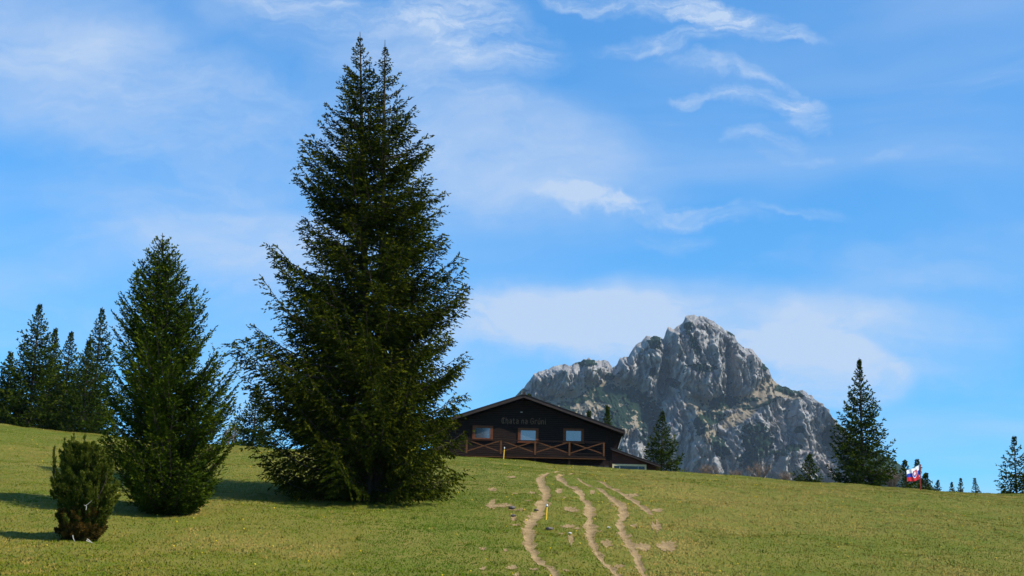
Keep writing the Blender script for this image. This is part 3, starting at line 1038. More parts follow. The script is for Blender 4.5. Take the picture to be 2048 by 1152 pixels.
def build_spruce(base, tips, radf, label, mat, cat='tree', name='spruce_tree', group=None, trunk_r=0.2, cross=False, **kw):
    """base: Vector on the ground; tips: world positions of the leader(s)"""
    root = empty(name, base)
    loc = [np.array(tp - base) for tp in tips]
    H = max(l[2] for l in loc)
    off = 0.25 if len(tips) > 1 else 0.0
    stems = []
    for j, l in enumerate(loc):
        o0 = np.array([(-off if j == 0 else off), 0, -0.15]) if len(tips) > 1 else np.array([0, 0, -0.15])
        stems.append(lambda h, l=l, o0=o0: o0 + (l - o0) * h)
    (S, D, Ln, Wd, Tn), limbs = spruce_parts(stems, H, radf, **kw)
    # keep twigs out of the ground
    gz = ground(S[:, 0] + base.x, S[:, 1] + base.y) - base.z + 0.05
    S[:, 2] = np.maximum(S[:, 2], gz + (0.5 if len(tips) > 1 else 0.12) * rng.random(len(S)))
    hs = np.linspace(0, 1, 12)
    paths = [(np.array([st(h) for h in hs]), trunk_r * (1 - hs) ** 0.9 + 0.012) for st in stems]
    V, Q = tube_rings(paths, 8)
    V2, Q2 = tube_rings(limbs, 4)
    mesh_np('trunk', np.concatenate([V, V2]), np.concatenate([Q, Q2 + len(V)]), m_bark, root, smooth=True)
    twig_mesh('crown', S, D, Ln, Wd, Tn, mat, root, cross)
    TRI[0] += len(S) * (4 if cross else 2)
    tag(root, label, cat, group)
    return root


def lr_rad(axis_px, rows, D, top_v, base_v):
    """crown outline read off the photo: rows of (v, left u, right u) -> reach by tip height and direction"""
    hs, Ls, Rs = [], [], []
    for v, ul, ur in rows:
        h = (base_v - v) / (base_v - top_v)
        axl, axr = axis_px(h)
        hs.append(h)
        Ls.append((axl - ul) * D / FPX)
        Rs.append((ur - axr) * D / FPX)
    o = np.argsort(hs)
    hs, Ls, Rs = np.array(hs)[o], np.array(Ls)[o], np.array(Rs)[o]

    def f(h, phi):
        l, r = np.interp(h, hs, Ls), np.interp(h, hs, Rs)
        k = (1 + math.cos(phi)) / 2
        k = k * k * (3 - 2 * k)
        return float(max(0.08, l + (r - l) * k))
    return f


# ---- the great twin-topped spruce
bb = hit(748, 1002)
D0 = bb.y
rows = [(70, 719, 771), (88, 715, 772), (110, 704, 781), (150, 688, 800), (210, 660, 836), (265, 602, 856), (300, 612, 862), (350, 580, 872), (395, 592, 904), (450, 622, 896),
        (490, 600, 912), (525, 546, 916), (570, 524, 926), (610, 503, 920), (660, 520, 930), (700, 500, 945), (730, 468, 946), (775, 482, 940), (820, 512, 926),
        (870, 530, 922), (920, 508, 972), (960, 545, 965), (985, 600, 948)]
radf = lr_rad(lambda h: (747 - 27 * h, 749 + 21 * h), rows, D0, 70, 1002)
build_spruce(bb, [at(720, 64, D0), at(770, 80, D0)], radf,
             'giant dark spruce with twin tops standing left of the wooden chalet', m_needle, trunk_r=0.32,
             nb=680, tw_len=0.165, tw_w=0.064, sec_step=0.14, tw_step=0.055, wide=0.095, spread=0.25, e_lo=-0.12, e_hi=0.72, sag=0.30, tipup=0.27, seed=11, droop=0.80, hmin=0.048, lmul=(0.50, 1.08))

# ---- the bushy spruce between juniper and giant
bb = hit(342, 1030)
D1 = bb.y
rows = [(466, 318, 334), (500, 300, 350), (520, 272, 360), (560, 262, 376), (600, 246, 404), (630, 232, 400), (680, 222, 420), (710, 218, 455), (760, 212, 460),
        (800, 206, 458), (850, 206, 458), (900, 208, 445), (940, 225, 436), (980, 238, 428), (1010, 270, 415)]
radf = lr_rad(lambda h: (342 - 17 * h, 342 - 17 * h), rows, D1, 466, 1030)
build_spruce(bb, [at(325, 466, D1)], radf,
             'bushy medium spruce with steep upswept branches right of the juniper', m_needle_y, trunk_r=0.2,
             nb=520, tw_len=0.135, tw_w=0.056, sec_step=0.115, tw_step=0.052, wide=0.10, spread=0.26, e_lo=0.18, e_hi=0.9, sag=0.20, tipup=0.35, seed=23, droop=0.30, hmin=0.03,
             az_bias=lambda h, phi: 0.22 * max(0, math.cos(phi)))

# ---- spruces along the skyline
FAR = [
    # tip u, v, distance, half width px (left, right), label, seed, pointed
    (80, 606, 126, 52, 55, 'tall pointed spruce in the dark clump at the left edge of the meadow', 1),
    (112, 655, 137, 34, 34, 'spruce half hidden behind the tallest one in the left clump', 2),
    (143, 662, 133, 36, 36, 'narrow spruce in the middle of the left skyline clump', 3),
    (178, 680, 125, 36, 40, 'lower spruce right of the middle in the left skyline clump', 4),
    (205, 614, 136, 40, 44, 'tall thin spruce just left of the bushy medium spruce', 5),
    (22, 702, 129, 32, 34, 'small spruce left of the tall pointed one near the picture edge', 6),
    (-10, 690, 126, 40, 36, 'spruce cut off by the left picture edge', 7),
    (515, 768, 131, 52, 60, 'spruce on the crest partly hidden behind the giant twin-topped spruce', 8),
    (1325, 822, 134, 36, 40, 'spruce standing right behind the low annex of the chalet', 9),
    (1215, 810, 152, 22, 26, 'spruce tip rising behind the right slope of the chalet roof', 10),
    (1178, 820, 152, 16, 18, 'tiny spruce tip just showing over the chalet roof below the lettering side', 12),
    (1059, 786, 152, 12, 12, 'spruce tip barely peeking out beside the chalet ridge', 13),
    (1718, 716, 128, 62, 56, 'tall lone spruce with thin bare spire between mountain foot and flag', 14),
    (1619, 908, 126, 28, 24, 'small shrubby spruce left of the tall lone spruce', 15),
    (1809, 920, 134, 22, 24, 'spruce directly behind the flag on its left side', 16),
    (1834, 918, 140, 20, 20, 'spruce directly behind the flag pole', 17),
    (1852, 946, 132, 14, 16, 'low spruce just right of the flag pole', 18),
    (1876, 960, 134, 9, 9, 'tiny spruce first to the right after the flag', 19),
    (1903, 964, 140, 7, 7, 'thinnest tiny spruce on the right crest', 20),
    (1922, 956, 137, 7, 7, 'tiny spruce second from the right edge spruce', 21),
    (1949, 956, 137, 8, 8, 'tiny spruce nearest the right edge spruce', 22),
    (2028, 872, 127, 38, 46, 'sparse spruce with thin spire at the right picture edge', 24),
]
for (u, v, D, wl, wr, lab, sd) in FAR:
    tp = at(u, v, D)
    lean = 0.15 * random.uniform(-1, 1)
    base = Vector((tp.x + lean, D, float(ground(tp.x + lean, D))))
    Hm = tp.z - base.z
    sc = D / FPX
    wl_, wr_ = wl * sc, wr * sc
    spire = sd in (14, 24)
    if sd < 8:
        wl_, wr_ = wl_ * 1.4, wr_ * 1.4
    # the crest hides the foot: widths belong to what shows
    pf = prof([(0.0, 0.85), (0.12, 1.08), (0.3, 1.0), (0.5, 0.76), (0.7, 0.46), (0.82, 0.26), (0.90, 0.10 if spire else 0.15), (0.96, 0.02 if spire else 0.05), (1.0, 0.0)])
    rf = (lambda h, phi, wl_=wl_, wr_=wr_, pf=pf: max(0.05, pf(h) * (wl_ + (wr_ - wl_) * (1 + math.cos(phi)) / 2)))
    nbr = int(max(30, min(210, Hm * 17)))
    if sd == 24:
        nbr = int(nbr * 0.7)
    thin = max(wl_, wr_) < 0.6
    build_spruce(base, [tp], rf, lab, m_needle_far, group='spruces along the crest of the meadow', trunk_r=0.03 + 0.011 * Hm,
                 nb=nbr, tw_len=0.15 if thin else 0.25, tw_w=0.07 if thin else 0.12, sec_step=0.16 if thin else 0.24, tw_step=0.09 if thin else 0.105, e_lo=-0.05, e_hi=0.75, sag=0.22, tipup=0.34,
                 seed=100 + sd, droop=0.5, hmin=0.04)

# ---- juniper bush
jb = hit(160, 1078)
jr = empty('juniper_bush', jb)
tag(jr, 'shaggy juniper bush with browned skirt in the left foreground', 'bush')
scj = jb.y / FPX
jrows = [(866, 140, 160), (880, 122, 176), (900, 108, 196), (925, 100, 205), (945, 94, 216), (975, 104, 224), (1000, 116, 220), (1015, 122, 212),
         (1028, 104, 204), (1045, 112, 206), (1062, 116, 207), (1078, 128, 200)]
jv = np.array([(1078 - r_[0]) * scj for r_ in jrows])[::-1]
jl = np.array([(r_[1] - 160) * scj for r_ in jrows])[::-1]
jrr = np.array([(r_[2] - 160) * scj for r_ in jrows])[::-1]


def juniper(npl, vlo, vhi, mat, name, seed, upw, lmin, lmax, k):
    """tapering plumes of needles set round the bush"""
    rg = np.random.default_rng(seed)
    z = vlo + (vhi - vlo) * rg.random(npl)
    l, r = np.interp(z, jv, jl), np.interp(z, jv, jrr)
    a = rg.random(npl) * 2 * np.pi
    rr = rg.random(npl) ** 0.40 * (0.86 + 0.28 * rg.random(npl))
    cx, hwid = (l + r) / 2, (r - l) / 2 * 1.07
    ln = lmin + (lmax - lmin) * rg.random(npl)
    tipp = np.stack([cx + hwid * rr * np.cos(a), hwid * 0.9 * rr * np.sin(a), z], -1)
    dr = norm(np.stack([np.cos(a) * 0.55 * rr, np.sin(a) * 0.55 * rr, np.full(npl, upw)], -1) + rg.normal(0, 0.16, (npl, 3)))
    P = tipp - dr * ln[:, None]
    idx = np.repeat(np.arange(npl), k)
    s = rg.random(npl * k) ** 0.8
    rad = 0.15 * (1 - s) ** 0.7 * np.minimum(1, s * 5 + 0.4)
    S = P[idx] + dr[idx] * (ln[idx] * s)[:, None] + norm(rg.normal(size=(npl * k, 3))) * (rad * rg.random(npl * k) ** 0.4)[:, None]
    D = dr[idx] * 0.9 + rg.normal(0, 0.45, (npl * k, 3))
    gz = ground(S[:, 0] + jb.x, S[:, 1] + jb.y) - jb.z + 0.03
    S[:, 2] = np.maximum(S[:, 2], gz)
    pt = rg.normal(0, 0.14, npl)
    tn = 0.18 + 0.35 * rg.random(npl * k) + 0.32 * s + pt[idx]
    return twig_mesh(name, S, D, 0.06 + 0.07 * rg.random(npl * k), 0.024 + 0.022 * rg.random(npl * k), tn, mat, jr)


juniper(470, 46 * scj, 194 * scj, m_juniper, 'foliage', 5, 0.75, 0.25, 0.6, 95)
juniper(220, 0.12, 62 * scj, m_dryneedle, 'dry_foliage', 6, 0.35, 0.18, 0.4, 90)
# upright leading shoots
S, D, Ln, Wd, Tn, stem_paths = [], [], [], [], [], []
for (u, v0, v1) in [(128, 930, 876), (140, 925, 872), (150, 920, 862), (166, 925, 864), (176, 930, 876), (112, 940, 896), (192, 940, 890), (206, 945, 905), (216, 960, 915), (104, 950, 912)]:
    a, b_ = at(u + random.uniform(-3, 3), v0, jb.y) - jb, at(u, v1, jb.y) - jb
    dy = random.uniform(-0.5, 0.5)
    a.y, b_.y = dy * 0.8, dy
    a, b_ = np.array(a), np.array(b_)
    m = random.choice((70, 110, 170))
    s = rng.random(m)
    S.append(a + (b_ - a) * s[:, None] + rng.normal(0, 0.03, (m, 3)) * (1.1 - s)[:, None])
    D.append(norm((b_ - a)[None, :]) + rng.normal(0, 0.5, (m, 3)))
    Ln.append(0.05 + 0.07 * rng.random(m))
    Wd.append(0.02 + 0.015 * rng.random(m))
    Tn.append(0.35 + 0.35 * rng.random(m))
    stem_paths.append((np.array([[0.1 * dy, 0, 0.1], a * 0.6, a, b_]), np.array([0.04, 0.025, 0.014, 0.004])))
twig_mesh('leading_shoots', np.concatenate(S), np.concatenate(D), np.concatenate(Ln), np.concatenate(Wd), np.concatenate(Tn), m_juniper, jr)
V, Q = tube_rings(stem_paths, 5)
mesh_np('stem', V, Q, m_bark, jr, smooth=True)
for pts in ([(146, 1064), (147, 1070), (150, 1077)], [(174, 1079), (179, 1082), (184, 1087)], [(173, 1077), (180, 1080), (186, 1082)],
            [(170, 1012), (176, 1008), (184, 1001)], [(172, 1020), (173, 1012), (168, 1010)]):
    q = [at(a, b_, jb.y - 1.25) - jb for a, b_ in pts]
    lowest = min(p.z for p in q)
    thick = 0.55 if pts[0][1] < 1030 else 1.0
    V, Q = tube_rings([(np.array([list(p) for p in q]), thick * np.array([0.017, 0.013, 0.007]))], 5)
    if pts[0][1] > 1060:
        gz = [float(ground(p.x + jb.x, p.y + jb.y)) - jb.z for p in q]
        dz = min(p.z - g_ for p, g_ in zip(q, gz))
        V[:, 2] += 0.02 - dz
    mesh_np('dead_branch', V, Q, m_pale_wood, jr, smooth=True)


# ---- leafless shrubs behind the crest
def bare_bush(u, vtop, D, wpx, label, seed, nst=16, mat=None):
    rg = random.Random(seed)
    tp = at(u, vtop, D)
    base = Vector((tp.x, D, float(ground(tp.x, D))))
    H = tp.z - base.z
    W_ = wpx * D / FPX
    root = empty('bare_shrub', base)
    tag(root, label, 'shrub', 'leafless shrubs along the crest')
    st, tw = [], []
    for i in range(nst):
        a = rg.uniform(0, 6.283)
        r_ = W_ * rg.random() ** 0.6
        h = H * rg.uniform(0.6, 1.0) * (1 - 0.35 * (r_ / max(W_, 0.01)) ** 2)
        top = np.array([r_ * math.cos(a), r_ * math.sin(a), h])
        b0 = np.array([0.15 * math.cos(a), 0.15 * math.sin(a), -0.05])
        mid = b0 * 0.5 + top * 0.5 + np.array([0, 0, 0.1 * h])
        P = np.array([b0, mid, top])
        st.append((P, np.array([0.022, 0.014, 0.005])))
        for j in range(16):
            s = rg.uniform(0.3, 1.0)
            q = b0 + (top - b0) * s + np.array([0, 0, 0.1 * h * 4 * s * (1 - s)])
            d = np.array([rg.gauss(0, 0.6), rg.gauss(0, 0.6), rg.uniform(0.4, 1.2)])
            l = rg.uniform(0.2, 0.55)
            e1 = q + d * l * 0.6
            tw.append((np.array([q, e1]), np.array([0.010, 0.004])))
            for k in range(2):
                d2 = d * 0.6 + np.array([rg.gauss(0, 0.5), rg.gauss(0, 0.5), 0.3])
                tw.append((np.array([q + d * l * 0.35, q + d * l * 0.35 + d2 * l * 0.5]), np.array([0.007, 0.003])))
    V, Q = tube_rings(st, 4)
    mesh_np('stem', V, Q, mat or m_grey_twig, root)
    V, Q = tube_rings(tw, 3)
    mesh_np('twigs', V, Q, mat or m_grey_twig, root)


bare_bush(463, 846, 128, 16, 'thin leafless shrub beside the bushy spruce on the crest', 1, 14)
bare_bush(1418, 930, 132, 26, 'leafless brown shrub under the middle of the mountain', 2, 22)
bare_bush(1470, 938, 134, 20, 'low leafless brown shrub between two taller bare shrubs', 3, 16)
bare_bush(1520, 924, 132, 30, 'tallest leafless brown shrub below the mountain', 4, 26)
bare_bush(1572, 938, 134, 22, 'leafless brown shrub left of the small shrubby spruce', 5, 18)
bare_bush(1782, 932, 133, 24, 'dense brown shrub between tall lone spruce and flag', 6, 40)

# ------------------------------------------------------------------ chalet
HD = 124.0
HX, HZ = 1.29, 12.2
ch = empty('chalet', (HX, HD, HZ), math.radians(-1.0))
tag(ch, 'dark wooden mountain chalet with low gable, X-braced balcony and side annex', 'house')
m_plank = simple('dark_stained_boards', (0.0095, 0.0040, 0.0022), (0.019, 0.0082, 0.0046), 2.5, 0.75, 0.15, (0.5, 3, 6), 0.4)
m_roof = simple('roof_sheet', (0.02, 0.016, 0.015), (0.04, 0.032, 0.03), 3, 0.7, 0.3)
m_barge = simple('barge_board', (0.022, 0.012, 0.009), (0.042, 0.024, 0.018), 3, 0.6, 0.3, (0.4, 3, 3))
m_trim = simple('orange_brown_trim', (0.090, 0.024, 0.006), (0.13, 0.036, 0.009), 4, 0.65, 0.25, (1, 1, 3))
m_rail = simple('balcony_timber', (0.072, 0.026, 0.007), (0.11, 0.042, 0.012), 4, 0.7, 0.2, (2, 2, 2))
m_red = simple('red_brown_boards', (0.045, 0.014, 0.010), (0.075, 0.024, 0.017), 3, 0.7, 0.2, (0.6, 3, 5))
m_cream = simple('cream_paint', (0.48, 0.39, 0.22), (0.56, 0.46, 0.28), 3, 0.6, 0.3)
m_letter = simple('carved_letters', (0.095, 0.054, 0.031), (0.14, 0.082, 0.048), 6, 0.7, 0.2)
m_metal = simple('dull_metal', (0.25, 0.24, 0.23), (0.35, 0.34, 0.33), 5, 0.5, 0.5)
m_stone = simple('foundation_stone', (0.03, 0.027, 0.025), (0.06, 0.055, 0.05), 4, 0.9, 0.2)
m_glass, t, b = material('window_glass', 0.06, 0.9)
tcn = t.new('ShaderNodeTexCoord')
gn = t.noise(tcn.outputs['Object'], 1.2, 2.0)
t.l.new(t.mix(t.ramp(gn, 0.3, 0.7), (0.045, 0.05, 0.06, 1), (0.08, 0.085, 0.095, 1)), b.inputs['Base Color'])
b.inputs['IOR'].default_value = 1.9
m_void = simple('dark_glass', (0.008, 0.008, 0.009), (0.015, 0.014, 0.014), 2, 0.15, 0.5)

WL, WR = -7.68, 7.68           # wall ends (local x)
RIDGE, SLOPE, EAVE = 6.13, 0.342, 8.76
LEN = 12.0


def roofz(x):
    return RIDGE - SLOPE * abs(x)


def part(name, mat, fn, parent=ch):
    bm = bmesh.new()
    fn(bm)
    return mesh_bm(name, bm, mat, parent)


wins = [(-7.53, 2.23), (-3.54, 2.23), (0.44, 2.12), (4.40, 2.17)]       # x centre, z bottom of frame
wins = [(-3.54, 2.23), (0.44, 2.10), (4.40, 2.15)]
FWd, FHt = 1.80, 1.24
# carcass of the house (set behind the boards)
part('wall', m_plank, lambda bm: prism(bm, [(WL + .05, -1.6), (WR - .05, -1.6), (WR - .05, roofz(WR) - 0.30), (0, RIDGE - 0.30), (WL + .05, roofz(WL) - 0.30)], 0.06, LEN))
part('foundation', m_stone, lambda bm: box(bm, (WL + .15, -0.02, -1.6), (WR - .15, 0.055, 0.25)))
# weatherboards of the gable, each overlapping the one below
bh = 0.17
zb = 0.25
k = 0
while zb < RIDGE - 0.32:
    z1 = min(zb + bh, RIDGE - 0.31)
    lim = min(WR, (RIDGE - 0.30 - z1) / SLOPE)
    lim0 = min(WR, (RIDGE - 0.30 - zb) / SLOPE)
    if lim > 0.15:
        lip = 0.012 * random.random()
        jx = random.uniform(-0.7, 0.7) * lim
        for x0, x1, xl0, xl1 in ((-lim, jx, -lim0, jx), (jx + 0.006, lim, jx + 0.006, lim0)):
            if x1 - x0 < 0.2:
                continue

            def f(bm, x0=x0, x1=x1, xl0=xl0, xl1=xl1, zb=zb, z1=z1, lip=lip):
                a = [(xl0, -0.03 - lip, zb + 0.008), (xl1, -0.03 - lip, zb + 0.008), (x1, -0.004, z1), (x0, -0.004, z1)]
                c_ = [(p[0], 0.055, p[2]) for p in a]
                va = [bm.verts.new(p) for p in a]
                vb = [bm.verts.new(p) for p in c_]
                bm.faces.new(va)
                bm.faces.new(vb[::-1])
                for i in range(4):
                    bm.faces.new((va[i], va[(i + 1) % 4], vb[(i + 1) % 4], vb[i]))
            part('plank', m_plank, f)
    zb += bh
    k += 1
# corner boards
for sx in (-1, 1):
    part('corner_board', m_plank, lambda bm, sx=sx: box(bm, (sx * WR - 0.09, -0.075, -0.6), (sx * WR + 0.09, 0.10, roofz(WR) - 0.32)))
# roof: two slabs with soffit boards and barge boards
OV = 1.05
for sx in (-1, 1):
    def slab(bm, sx=sx):
        prism(bm, [(0, RIDGE), (sx * EAVE, roofz(EAVE)), (sx * EAVE, roofz(EAVE) - 0.10), (0, RIDGE - 0.10)], -OV, LEN + 0.6)
    rf = part('roof', m_roof, slab)
    part('soffit', m_plank, lambda bm, sx=sx: prism(bm, [(0, RIDGE - 0.105), (sx * (EAVE - .02), roofz(EAVE) - 0.098), (sx * (EAVE - .02), roofz(EAVE) - 0.14), (0, RIDGE - 0.15)], -OV + 0.03, LEN + 0.5), rf)
    part('barge_board', m_barge, lambda bm, sx=sx: prism(bm, [(0, RIDGE + 0.02), (sx * (EAVE + .03), roofz(EAVE) + 0.01), (sx * (EAVE + .03), roofz(EAVE) - 0.24), (0, RIDGE - 0.26)], -OV - 0.05, -OV - 0.004), rf)
    part('barge_cap', m_barge, lambda bm, sx=sx: prism(bm, [(0, RIDGE + 0.075), (sx * (EAVE + .05), roofz(EAVE) + 0.065), (sx * (EAVE + .05), roofz(EAVE) + 0.03), (0, RIDGE + 0.04)], -OV - 0.09, -OV + 0.14), rf)
    part('eave_board', m_barge, lambda bm, sx=sx: box(bm, (min(sx * EAVE, sx * (EAVE + 0.04)), -OV, roofz(EAVE) - 0.22), (max(sx * EAVE, sx * (EAVE + 0.04)), LEN + 0.6, roofz(EAVE) + 0.005)), rf)
    for j in range(8):
        yj = -OV + 0.25 + j * 1.7
        if yj < LEN and not (-0.2 < yj < 0.2):
            part('rafter', m_plank, lambda bm, sx=sx, yj=yj: prism(bm, [(sx * WR, roofz(WR) - 0.15), (sx * (EAVE - .1), roofz(EAVE) - 0.11), (sx * (EAVE - .1), roofz(EAVE) - 0.24), (sx * WR, roofz(WR) - 0.34)], yj, yj + 0.12), rf)
    if sx > 0:
        # boarded return under the right eave
        part('eave_return', m_plank, lambda bm: prism(bm, [(WR + .1, roofz(WR) - 0.30), (EAVE - 0.06, roofz(EAVE) - 0.24), (EAVE - 0.42, 1.72), (WR + .1, 1.72)], 0.3, 0.36), rf)
        part('downpipe', m_metal, lambda bm: bar(bm, (EAVE - 0.10, 0.2, roofz(EAVE) - 0.3), (EAVE - 0.46, 0.2, 1.75), 0.06, 0.06), rf)
part('ridge_cap', m_roof, lambda bm: prism(bm, [(-0.28, RIDGE - 0.01), (0, RIDGE + 0.10), (0.28, RIDGE - 0.01), (0, RIDGE - .06)], -OV - 0.10, LEN + 0.6))
part('ridge_block', m_barge, lambda bm: box(bm, (-0.13, -OV - 0.12, RIDGE - 0.02), (0.13, -OV + 0.10, RIDGE + 0.20)))
part('antenna', m_metal, lambda bm: bar(bm, (-0.22, 3.0, RIDGE - 0.1), (-0.22, 3.0, RIDGE + 1.45), 0.025, 0.025))
part('gable_lamp', m_metal, lambda bm: bar(bm, (-0.28, -0.16, 4.72), (-0.10, -0.16, 4.72), 0.07, 0.09))
# windows
for i, (wx_, wz) in enumerate(wins):
    wr_ = bpy.data.objects.new('window', None)
    link(wr_, ch)
    wr_.location = (wx_, 0, wz)
    h = 0.20
    x0, x1, z0, z1 = -FWd / 2, FWd / 2, 0, FHt
    for nm_, lo, hi in (('frame', (x0, -0.10, z0), (x0 + h + .05, -0.035, z1)), ('frame', (x1 - h - .05, -0.10, z0), (x1, -0.035, z1)),
                        ('frame', (x0 + h + .05, -0.098, z1 - h), (x1 - h - .05, -0.035, z1)), ('frame', (x0 + h + .05, -0.098, z0), (x1 - h - .05, -0.035, z0 + h - .04))):
        part(nm_, m_trim, lambda bm, lo=lo, hi=hi: box(bm, lo, hi), wr_)
    part('pane', m_glass, lambda bm: box(bm, (x0 + h + .05, -0.055, z0 + h - .04), (x1 - h - .05, -0.040, z1 - h)), wr_)
    part('sill', m_trim, lambda bm: box(bm, (x0 - 0.06, -0.20, z0 - 0.06), (x1 + 0.06, -0.035, z0 - 0.002)), wr_)
# balcony
BY = -1.15
bal = bpy.data.objects.new('balcony', None)
link(bal, ch)
bal.location = (0, BY, 1.05)
posts = [6.99 - 2.96 * q for q in range(5)]
part('deck', m_plank, lambda bm: box(bm, (posts[-1] - 0.1, -0.02, -0.32), (7.1, -BY - 0.08, -0.14)), bal)
part('deck_edge', m_rail, lambda bm: box(bm, (posts[-1] - 0.1, -0.07, -0.42), (7.16, -0.022, -0.36)), bal)
part('bottom_rail', m_plank, lambda bm: box(bm, (posts[-1] - 0.1, -0.03, 0.0), (7.07, 0.03, 0.07)), bal)
part('top_rail', m_plank, lambda bm: box(bm, (posts[-1] - 0.1, -0.05, 1.03), (7.07, 0.06, 1.10)), bal)
for px in posts:
    part('baluster_post', m_rail, lambda bm, px=px: box(bm, (px - 0.075, -0.06, -0.13), (px + 0.075, 0.055, 1.028)), bal)
for a, c_ in zip(posts[1:], posts[:-1]):
    for (za, zc) in ((0.08, 1.0), (1.0, 0.08)):
        dy = -0.012 if za < zc else 0.03
        part('brace', m_rail, lambda bm, a=a, c_=c_, za=za, zc=zc, dy=dy: bar(bm, (a + 0.1, dy, za), (c_ - 0.1, dy, zc), 0.085, 0.038), bal)
for px in posts:
    part('support_post', m_plank, lambda bm, px=px: box(bm, (px - 0.08, 0.02, -1.7), (px + 0.08, 0.18, -0.322)), bal)
# lean-to annex on the right
AZ0, AZ1, AXE = 1.72, 0.28, 11.96
ann = bpy.data.objects.new('annex', None)
link(ann, ch)
part('wall', m_red, lambda bm: prism(bm, [(WR + 0.1, -1.6), (10.75, -1.6), (10.75, AZ0 - (10.75 - WR) * 0.336 - 0.12), (WR + 0.1, AZ0 - 0.14)], 0.10, 6.0), ann)
zb = 0.42
while zb < 1.6:
    z1 = zb + 0.12
    lim = min(10.75, WR + (AZ0 - 0.13 - z1) / 0.336)
    if lim > WR + 0.3:
        part('plank', m_red, lambda bm, zb=zb, z1=z1, lim=lim: box(bm, (WR + 0.1, 0.06 + 0.01 * random.random(), zb), (lim, 0.098, z1 - 0.008)), ann)
    zb += 0.12
part('roof', m_roof, lambda bm: prism(bm, [(WR - 0.05, AZ0 + 0.02), (AXE, AZ1 + 0.02), (AXE, AZ1 - 0.05), (WR - 0.05, AZ0 - 0.06)], -0.32, 6.5), ann)
part('barge_board', m_barge, lambda bm: prism(bm, [(WR - 0.05, AZ0 + 0.03), (AXE + .03, AZ1 + 0.02), (AXE + .03, AZ1 - 0.14), (WR - 0.05, AZ0 - 0.13)], -0.37, -0.323), ann)
part('barge_cap', m_barge, lambda bm: prism(bm, [(WR - 0.05, AZ0 + 0.075), (AXE + .05, AZ1 + 0.065), (AXE + .05, AZ1 + 0.035), (WR - 0.05, AZ0 + 0.045)], -0.40, -0.20), ann)
part('side_wall', m_red, lambda bm: prism(bm, [(10.752, -1.6), (11.62, -1.6), (11.62, AZ1 + 0.02), (10.752, AZ0 - (10.75 - WR) * 0.336 - 0.12)], 0.45, 5.9), ann)
aw = bpy.data.objects.new('window', None)
link(aw, ann)
aw.location = (0, 0.05, 0)
for lo, hi in (((7.80, -0.05, 0.24), (10.76, 0.045, 0.40)), ((7.80, -0.05, -1.0), (7.95, 0.045, 0.239)), ((10.60, -0.05, -1.0), (10.76, 0.045, 0.239))):
    part('frame', m_cream, lambda bm, lo=lo, hi=hi: box(bm, lo, hi), aw)
part('pane', m_void, lambda bm: box(bm, (7.95, 0.0, -1.0), (10.60, 0.03, 0.24)), aw)
for xm in (8.45, 10.05):
    part('glazing_bar', m_metal, lambda bm, xm=xm: box(bm, (xm - 0.025, -0.03, -1.0), (xm + 0.025, -0.001, 0.238)), aw)
# lettering, broken-script strokes (unit: cap height 1)
GL = {
    'C': ([[(.52, .86), (.40, 1.0), (.16, .92), (.06, .7), (.06, .25), (.20, 0), (.52, .10)], [(.30, .95), (.30, .08)]], .62),
    'h': ([[(.06, 1.02), (.06, 0)], [(.06, .55), (.26, .70), (.40, .55), (.40, .05), (.30, -.12)]], .52),
    'a': ([[(.08, .62), (.26, .70), (.40, .58), (.40, 0)], [(.40, .38), (.16, .36), (.06, .18), (.18, 0), (.40, .12)]], .52),
    't': ([[(.16, .95), (.16, .12), (.28, 0), (.38, .08)], [(.0, .66), (.34, .66)]], .46),
    'n': ([[(.06, .68), (.06, 0)], [(.06, .54), (.26, .70), (.40, .55), (.40, 0)]], .52),
    'G': ([[(.54, .84), (.40, 1.0), (.16, .92), (.06, .7), (.06, .25), (.20, 0), (.44, .04), (.54, .18), (.54, .48), (.32, .48)]], .66),
    'r': ([[(.06, .68), (.06, 0)], [(.06, .52), (.22, .70), (.36, .62)]], .42),
    'u': ([[(.06, .68), (.06, .14), (.18, 0), (.40, .14)], [(.40, .68), (.40, 0)], [(.20, .84), (.34, 1.02)]], .52),
    'i': ([[(.08, .68), (.08, .08), (.18, 0)], [(.05, .90), (.12, .96)]], .28),
}
txt = 'Chata na Gr\u00fani'
seq = ['C', 'h', 'a', 't', 'a', ' ', 'n', 'a', ' ', 'G', 'r', 'u', 'n', 'i']
widths = [0.34 if s_ == ' ' else GL[s_][1] + 0.10 for s_ in seq]
LT0, LT1, LZ, LH = -1.92, 2.06, 3.71, 0.50
kx = (LT1 - LT0) / sum(widths)
xc = LT0
for s_, wd in zip(seq, widths):
    if s_ != ' ':
        def f(bm, s_=s_, xc=xc):
            for n_, st in enumerate(GL[s_][0]):
                for (p, q) in zip(st[:-1], st[1:]):
                    bar(bm, (xc + p[0] * kx, -0.075 - 0.004 * n_, LZ + p[1] * LH), (xc + q[0] * kx, -0.075 - 0.004 * n_, LZ + q[1] * LH), 0.062, 0.05)
        part('letter', m_letter, f)
    xc += wd * kx

# ------------------------------------------------------------------ marker posts
m_post = simple('yellow_paint', (0.62, 0.36, 0.02), (0.75, 0.46, 0.04), 8, 0.6, 0.3)
m_white = simple('white_paint', (0.62, 0.62, 0.60), (0.78, 0.78, 0.76), 8, 0.6, 0.3)
m_black = simple('black_band', (0.02, 0.02, 0.02), (0.04, 0.04, 0.04), 8, 0.6, 0.3)


